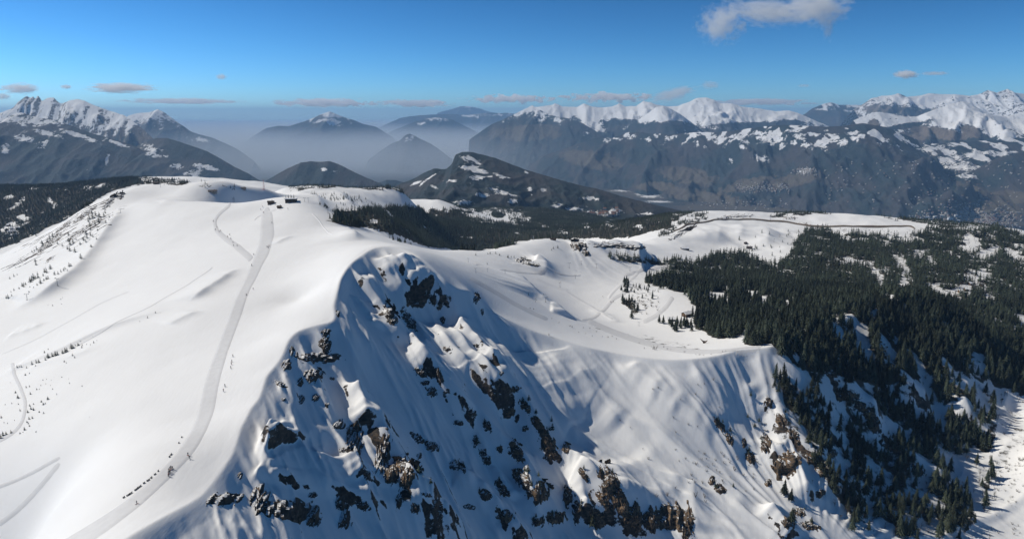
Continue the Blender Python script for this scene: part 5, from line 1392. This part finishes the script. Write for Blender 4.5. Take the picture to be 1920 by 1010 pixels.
W = put(546, 378); house('lift_station', W, 0.1, mpx(W, 20), 8, 3.6, 0, M_WOODD, M_DARK, 'flat roofed dark lift station before the trees on the plateau', 'lift station', True, 4, flat=True)
W = put(508, 382); house('mountain_hut', W, 0.2, mpx(W, 11), 5, 2.4, 1.6, M_WOOD, M_WOODD, 'small brown hut left of the flat roofed lift station', 'hut', False, 2)
W = put(524, 390); house('mountain_hut', W, -0.2, mpx(W, 7), 3.5, 2.0, 1.2, M_WOOD, M_WOODD, 'tiny brown hut on the snow below the lift station', 'hut', False, 1)
W = put(399, 361); house('mountain_hut', W, 0.15, mpx(W, 14), 7, 2.6, 1.8, M_STONE, M_ROOF, 'low grey hut on the saddle left of the lattice tower', 'hut', False, 2)
W = put(456, 355); house('mountain_hut', W, 0.1, mpx(W, 9), 5, 2.2, 1.4, M_STONE, M_ROOF, 'small grey hut on the crest close left of the tower', 'hut', False, 1)
W = put(293, 345); house('lift_station', W, 0.0, mpx(W, 9), 5, 2.6, 1.2, M_WOODD, M_ROOF, 'small lift station on top of the dome shaped summit', 'lift station', False, 1)
W = put(1037, 450); house('mountain_hut', W, 0.1, mpx(W, 10), 5, 2.2, 1.6, M_WOOD, M_WOODD, 'brown hut on the skyline of the white knoll', 'hut', False, 2)
W = put(1288, 592); house('chalet', W, 0.5, mpx(W, 17), 8.5, 3.4, 2.2, M_WOOD, M_WOODD, 'brown chalet with snow covered roof beside the spruce forest', 'chalet', True, 4)
W = put(1259, 601); house('chalet', W, -0.2, mpx(W, 13), 6.5, 2.6, 1.8, M_WOODD, M_WOODD, 'dark low chalet behind spruces by the flat snowfield', 'chalet', True, 3)
W = put(1284, 468); house('chalet', W, 0.1, mpx(W, 14), 9, 3.0, 2.4, M_WOODD, M_WOODD, 'dark chalet alone in the far snow bowl', 'chalet', True, 3)
W = put(1405, 466); house('chalet', W, -0.3, mpx(W, 10), 8, 3.0, 2.2, M_WOODD, M_ROOF, 'chalet amid bare ground in the far bowl near the grove', 'chalet', False, 2)
W = put(1398, 457); house('mountain_hut', W, 0.3, mpx(W, 5), 5, 2.4, 1.6, M_WOODD, M_ROOF, 'tiny hut above the chalet in the far bowl', 'hut', False, 1)
for k, (px, py, n, wd) in enumerate([(1812,545,6,'lowest'),(1826,541,5,'second'),(1800,549,5,'left end'),(1840,537,5,'right end'),(1818,534,4,'upper')]):
    W = put(px, py); house('farmhouse', W, -0.2 + 0.1 * k, mpx(W, n), 7, 3.4, 2.2, M_WOOD, M_ROOF, f'{wd} farmhouse of the hamlet in the forest clearing', 'farmhouse', k % 2 == 0, 2)['group'] = 'farmhouses in the forest clearing'
for k, (px, py) in enumerate([(16,424),(22,430),(27,436),(19,437),(34,430),(31,442),(12,432),(24,443)]):
    W = put(px, py); house('village_house', W, 0.4 * k, mpx(W, 4.5), 8, 4, 2.6, M_WALL if k % 2 else M_WOOD, M_ROOF, 'village house beside the road in the dark left valley', 'house', True, 2)['group'] = 'village in the left valley'

# dark timber bird shaped lookout on the snow shelf
W = put(1320, 643)
t = root('lookout_shelter', W, -0.2, 'brown timber shelter with two raised pointed wings on the snow shelf', 'shelter')
k = mpx(W, 1)
def slabv(P, th=0.35):
    V = [Vector(p) for p in P] + [Vector(p) + Vector((0, 0.2, -th)) for p in P]; n = len(P)
    return V, [tuple(range(n)), tuple(range(n, 2 * n))[::-1]] + [(i, n + i, n + (i + 1) % n, (i + 1) % n) for i in range(n)]
part('wing', slabv([(0,0,4*k),(-8*k,1,9*k),(-4*k,-1,5*k),(-1.5*k,-1.5,2*k)]), M_WOOD, t)
part('wing', slabv([(0.2,0,4*k),(7*k,1,6*k),(4*k,-1,3*k),(1.5*k,-1.5,2*k)]), M_WOOD, t)
part('body', slabv([(-1.5*k,-1.2,0),(1.5*k,-1.2,0),(2.2*k,-0.6,3.5*k),(0,0,5.5*k),(-2.2*k,-0.6,3.5*k)], 1.2), M_WOODD, t)
for sx in (-1, 1): part('post', tube([(sx*1.4*k,0.8,-1),(sx*1.4*k,0.8,3*k)], 0.2), M_WOODD, t)

# board fence sections along the piste
FEN = [((140,705),(156,695)),((172,688),(196,673)),((197,672),(220,657)),((240,641),(266,621)),((268,619),(297,598)),((314,581),(330,572)),((345,560),(370,545)),((378,535),(390,525)),((408,506),(425,497)),((440,477),(448,470)),((536,354),(546,345)),((550,336),(561,325)),((618,234),(625,229)),((643,185),(650,180))]
ORDW = ['lowest', 'second', 'third', 'fourth', 'fifth', 'sixth', 'seventh', 'eighth', 'ninth', 'tenth', 'eleventh', 'twelfth', 'thirteenth', 'topmost']
for i, (a, b) in enumerate(FEN):
    A = put(200 + a[0] / 4.59, 780 + a[1] / 4.59); B = put(200 + b[0] / 4.59, 780 + b[1] / 4.59)
    v = B - A; L = float(np.hypot(v[0], v[1]))
    t = root('fence_section', A, math.atan2(v[1], v[0]), f'{ORDW[i]} dark low fence section along the left edge of the piste', 'fence', 'fence sections beside the piste')
    sl = v[2] / L
    n = max(2, int(L / 1.6) + 1)
    for q in range(n):
        x = L * q / (n - 1); part('post', bxs([(x-0.07,x+0.07,-0.07,0.07,sl*x-0.4,sl*x+0.85)]), M_NET, t)
    for z0 in (0.02, 0.29, 0.56):
        V = [(0,-0.1,z0),(L,-0.1,z0+sl*L),(L,-0.075,z0+sl*L),(0,-0.075,z0),(0,-0.1,z0+.22),(L,-0.1,z0+sl*L+.22),(L,-0.075,z0+sl*L+.22),(0,-0.075,z0+.22)]
        part('board', (V, bxs([(0,1,0,1,0,1)])[1]), M_NET, t)

# ------------------------------------------------------------------ skiers
def skin_body():
    J = {'pelvis':(0,0,0.88,.15,.13),'waist':(0,-0.02,1.05,.14,.11),'chest':(0,-0.07,1.28,.19,.13),'neck':(0,-0.10,1.46,.06,.06),'head':(0,-0.13,1.60,.10,.115),'crown':(0,-0.12,1.70,.085,.095),
         'hl':(-0.11,0,0.84,.10,.10),'kl':(-0.13,-0.12,0.48,.08,.085),'al':(-0.13,0.0,0.12,.06,.07),'fl':(-0.13,-0.14,0.08,.055,.05),
         'sl':(-0.21,-0.07,1.36,.075,.075),'el':(-0.32,-0.10,1.10,.055,.055),'wl':(-0.27,-0.32,1.02,.04,.04),'gl':(-0.26,-0.40,1.02,.05,.05)}
    for k in list(J):
        if k in ('hl','kl','al','fl','sl','el','wl','gl'): x, y, z, a, b = J[k]; J[k[0] + 'r'] = (-x, y, z, a, b)
    ks = list(J); E = [('pelvis','waist'),('waist','chest'),('chest','neck'),('neck','head'),('head','crown')]
    for s in 'lr': E += [('pelvis','h'+s),('h'+s,'k'+s),('k'+s,'a'+s),('a'+s,'f'+s),('chest','s'+s),('s'+s,'e'+s),('e'+s,'w'+s),('w'+s,'g'+s)]
    me = bpy.data.meshes.new('skier_body'); me.from_pydata([J[k][:3] for k in ks], [(ks.index(a), ks.index(b)) for a, b in E], [])
    o = bpy.data.objects.new('skier_tmp', me); COL.objects.link(o)
    md = o.modifiers.new('skin', 'SKIN')
    for i, k in enumerate(ks):
        me.skin_vertices[0].data[i].radius = J[k][3:]
        me.skin_vertices[0].data[i].use_root = (k == 'pelvis')
    o.modifiers.new('sub', 'SUBSURF').levels = 1
    dg = bpy.context.evaluated_depsgraph_get()
    out = bpy.data.meshes.new_from_object(o.evaluated_get(dg))
    bpy.data.objects.remove(o)
    return out
BODY = skin_body()
M_SKIN = plain('skin', (0.45, 0.28, 0.20), 0.6); M_BLK = plain('black_cloth', (0.02, 0.02, 0.022), 0.9); M_NAVY = plain('navy_cloth', (0.03, 0.045, 0.09), 0.9); M_REDC = plain('red_cloth', (0.28, 0.03, 0.03), 0.9); M_GREY = plain('grey_cloth', (0.12, 0.12, 0.12), 0.9); M_OLIVE = plain('olive_cloth', (0.09, 0.09, 0.04), 0.9)
KITS = [('black jacket', M_BLK, M_GREY), ('navy jacket', M_NAVY, M_BLK), ('red jacket', M_REDC, M_BLK), ('grey jacket', M_GREY, M_BLK), ('olive jacket', M_OLIVE, M_NAVY)]
def make_skier(kit):
    me = BODY.copy(); me.materials.clear()
    for m in (KITS[kit][1], KITS[kit][2], M_SKIN, M_DARK): me.materials.append(m)
    for p in me.polygons:
        z = p.center.z; y = p.center.y
        p.material_index = 3 if z > 1.62 else 2 if z > 1.47 else 0 if z > 0.92 else 1 if z > 0.17 else 3
        p.use_smooth = True
    me.name = 'person'
    o = bpy.data.objects.new('person', me); COL.objects.link(o)
    tag(o, 'skier', 'person', 'skiers on the runs')
    for s in (-1, 1):
        part('ski', slabv([(s*.13-.05,.75,.05),(s*.13+.05,.75,.05),(s*.13+.05,-.85,.05),(s*.13+.02,-1.0,.16),(s*.13-.02,-1.0,.16),(s*.13-.05,-.85,.05)], 0.03), M_REDC if kit % 2 else M_NAVY, o)
        part('ski_pole', tube([(s*.27,-.40,1.08),(s*.45,.05,0.05)], 0.018, 0.012, 5), M_DARK, o)
    return o
SK = [(317,884,'in the tight group on the piste',0),(319,881,'in the tight group on the piste',1),(317,889,'in the tight group on the piste',0),(321,879,'in the tight group on the piste',3),(324,880,'in the tight group on the piste',0),(316,893,'in the tight group on the piste',2),(319,887,'in the tight group on the piste',0),
 (352.5,854,'upper of the pair on the piste above the group',1),(355.5,860,'lower of the pair on the piste above the group',0),(257,945,'alone at the bottom of the piste',3),
 (437,669,'alone on ungroomed snow right of the piste',0),(434,684,'upper of three right of the piste',3),(433,691,'lowest of three right of the piste',0),(434.5,679,'top of three right of the piste',1),(422,725,'upper of two near the cornice',0),(419,734,'lower of two near the cornice',2),
 (462,554,'on the middle of the long piste',0),(475,543,'right of the piste at mid height',3),(472,499,'just below where the two runs join',0),(501,464,'left one of three resting on the upper piste',0),(503,466,'middle one of three resting on the upper piste',1),(504.5,463,'right one of three resting on the upper piste',2),
 (407,427,'on the bend of the narrow track',0),(411,436,'below the bend of the narrow track',1),(414,434,'right side of the narrow track below its bend',3),(404,432,'left edge of the narrow track',0),(427,445,'middle of the narrow track',2),(431,442,'right edge of the narrow track',0),(433,449,'in the lower narrow track',1),(437,456,'upper of two on the lower left track edge',0),(438,462,'lower of two on the lower left track edge',3),(445,462,'right edge of the lower narrow track',0),(437,374,'near the top corner of the narrow track',0),(400,416,'outside the bend of the narrow track',3),(476,479,'at the junction of the two runs',0),
 (493,389,'near the top of the piste',0),(494,400,'left at the head of the piste',2),(510,419,'on the right edge of the upper piste',0),(489,394,'left of the head of the piste',1),(525,393,'beside the tiny hut',0),(540,393,'below the lift station',3),(516,384,'between the huts',0),
 (1130,557,'alone in the wide snow basin',0),(1145,567,'left one of the pair low in the basin',1),(1150,567,'right one of the pair low in the basin',0)]
SW = hit([s[0] for s in SK], [s[1] for s in SK])
first = {}
for i, ((px, py, wh, kit), W) in enumerate(zip(SK, SW)):
    if kit not in first: first[kit] = o = make_skier(kit)
    else: o = copy_tree(first[kit])
    o.location = W + np.array([0, 0, 0.25 * (1 + W[1] / 900)]); o.rotation_euler = (0, 0, random.uniform(-0.9, 0.9) + (0.5 if py > 600 else 0))
    s = 1.05 if W[1] < 700 else 1.25
    o.scale = (s, s, s)
    o['label'] = f'skier in {KITS[kit][0]} {wh}'

# ------------------------------------------------------------------ houses in the valley
from mathutils.bvhtree import BVHTree
dgv = []
for o in list(SC.objects):
    if o.type == 'MESH' and o.data.materials and o.data.materials[0] == MAT_FAR:
        if o.name.startswith('valley') or 'terrace' in o.get('label', '') or 'shoulder' in o.get('label', '') or 'mountainside' in o.get('label', '') or 'chain of' in o.get('label', ''):
            n = len(o.data.vertices); co = np.empty(n * 3, np.float32); o.data.vertices.foreach_get('co', co)
            f = np.empty(len(o.data.loops), np.int32); o.data.loops.foreach_get('vertex_index', f)
            dgv.append(BVHTree.FromPolygons(co.reshape(-1, 3).tolist(), f.reshape(-1, 4).tolist()))
def far_hit(px, py):
    a, b = ray(px, py); d = Vector((float(a), 1.0, float(b))).normalized()
    best = None
    for t in dgv:
        h_ = t.ray_cast(Vector((0, 0, 0)), d)
        if h_[0] is not None and (best is None or h_[3] < best[1]): best = (h_[0], h_[3])
    return best[0] if best else None
hr = random.Random(21)
TOWN = []
for _ in range(640):
    x = hr.triangular(1690, 1925, 1860); y = 425 - abs(hr.gauss(0, 1)) * 16 + (x - 1860) * 0.06
    TOWN.append((x, y, 'town'))
for _ in range(110): TOWN.append((1512 + hr.gauss(0, 9), 322 + hr.gauss(0, 3.5), 'village'))
for _ in range(150): TOWN.append((hr.uniform(1380, 1480), 352 + hr.gauss(0, 5) - 0, 'slope'))
for _ in range(170): TOWN.append((hr.uniform(1540, 1920), hr.uniform(300, 392), 'meadow'))
for _ in range(60): TOWN.append((hr.uniform(1280, 1480), 384 + hr.gauss(0, 6), 'river'))
for _ in range(36): TOWN.append((hr.uniform(1095, 1160), 401 + hr.gauss(0, 3), 'clearing'))
def house_vf(L, Wd, Hw, Hr):
    l, w, e = L / 2, Wd / 2, 0.6
    V = [(-l,-w,-4),(l,-w,-4),(l,w,-4),(-l,w,-4),(-l,-w,Hw),(l,-w,Hw),(l,w,Hw),(-l,w,Hw),(-l,0,Hw+Hr),(l,0,Hw+Hr)]
    F = [(0,1,5,4),(2,3,7,6),(1,2,6,9,5),(3,0,4,8,7)]
    k = Hr / w
    V += [(-l-e,-w-e,Hw-k*e+.3),(l+e,-w-e,Hw-k*e+.3),(l+e,0,Hw+Hr+.3),(-l-e,0,Hw+Hr+.3),(l+e,w+e,Hw-k*e+.3),(-l-e,w+e,Hw-k*e+.3)]
    F += [(10,11,12,13),(13,12,14,15)]
    return V, F
HM = []
for k, (L, Wd, Hw, Hr_, wm, rm) in enumerate([(16,11,7,4,M_WALL,M_TILE),(14,10,6,4,M_WALL,M_ROOF),(20,12,9,4,M_WALL,M_ROOF),(13,10,6,4,M_WOOD,M_ROOFSNOW),(42,18,9,2.5,M_WHITE,M_WHITE),(18,13,12,4,M_WALL,M_TILE)]):
    V, F = house_vf(L, Wd, Hw, Hr_)
    me = new_mesh('valley_house', V, F, wm); me.materials.append(rm)
    for p in me.polygons: p.material_index = 1 if p.index >= 4 else 0
    HM.append(me)
WORDS = {'town': ('house in the large valley town beyond the forest', 'houses of the valley town'), 'village': ('house of the compact village on the far slope', 'houses of the slope village'), 'slope': ('house in the strung out village low on the dark mountainside', 'houses low on the mountainside'), 'meadow': ('farmhouse among the snowy meadows of the terrace', 'farmhouses of the terrace'), 'river': ('house on the valley floor beside the river', 'houses beside the river'), 'clearing': ('chalet in the clearings behind the wooded hill', 'chalets behind the wooded hill')}
PL = []
for x, y, kind in TOWN:
    h_ = far_hit(x, y)
    if h_ is None or h_.length > 14000: continue
    PL.append((h_.length, h_, kind))
PL.sort(key=lambda q: q[0])
rest_V, rest_F, rest_M = [], [], []
for i, (d_, p, kind) in enumerate(PL):
    k = hr.choices(range(6), (5, 4, 3, 2 + (kind != 'town'), 1 if kind in ('town', 'river') else 0, 3 if kind == 'town' else 0))[0]
    rz = hr.uniform(-0.6, 0.6)
    if i < 300:
        o = link(bpy.data.objects.new('valley_house', HM[k])); o.location = p; o.rotation_euler = (0, 0, rz)
        tag(o, WORDS[kind][0], 'house', WORDS[kind][1])
    else:
        c = len(rest_V); M4 = Matrix.Translation(p) @ Matrix.Rotation(rz, 4, 'Z')
        rest_V += [M4 @ v.co for v in HM[k].vertices]
        for q in HM[k].polygons: rest_F.append(tuple(c + a for a in q.vertices)); rest_M.append((M_WALL, M_TILE, M_ROOFSNOW)[[M_WALL, M_TILE, M_ROOFSNOW].index(HM[k].materials[q.material_index])] if HM[k].materials[q.material_index] in (M_WALL, M_TILE, M_ROOFSNOW) else M_WALL)
me = new_mesh('town_houses', rest_V, rest_F, M_WALL); me.materials.append(M_TILE); me.materials.append(M_ROOFSNOW)
for p, m in zip(me.polygons, rest_M): p.material_index = [M_WALL, M_TILE, M_ROOFSNOW].index(m)
tag(link(bpy.data.objects.new('town_houses', me)), kind='stuff')
print('done', len(PL), round(time.time() - T0, 1))
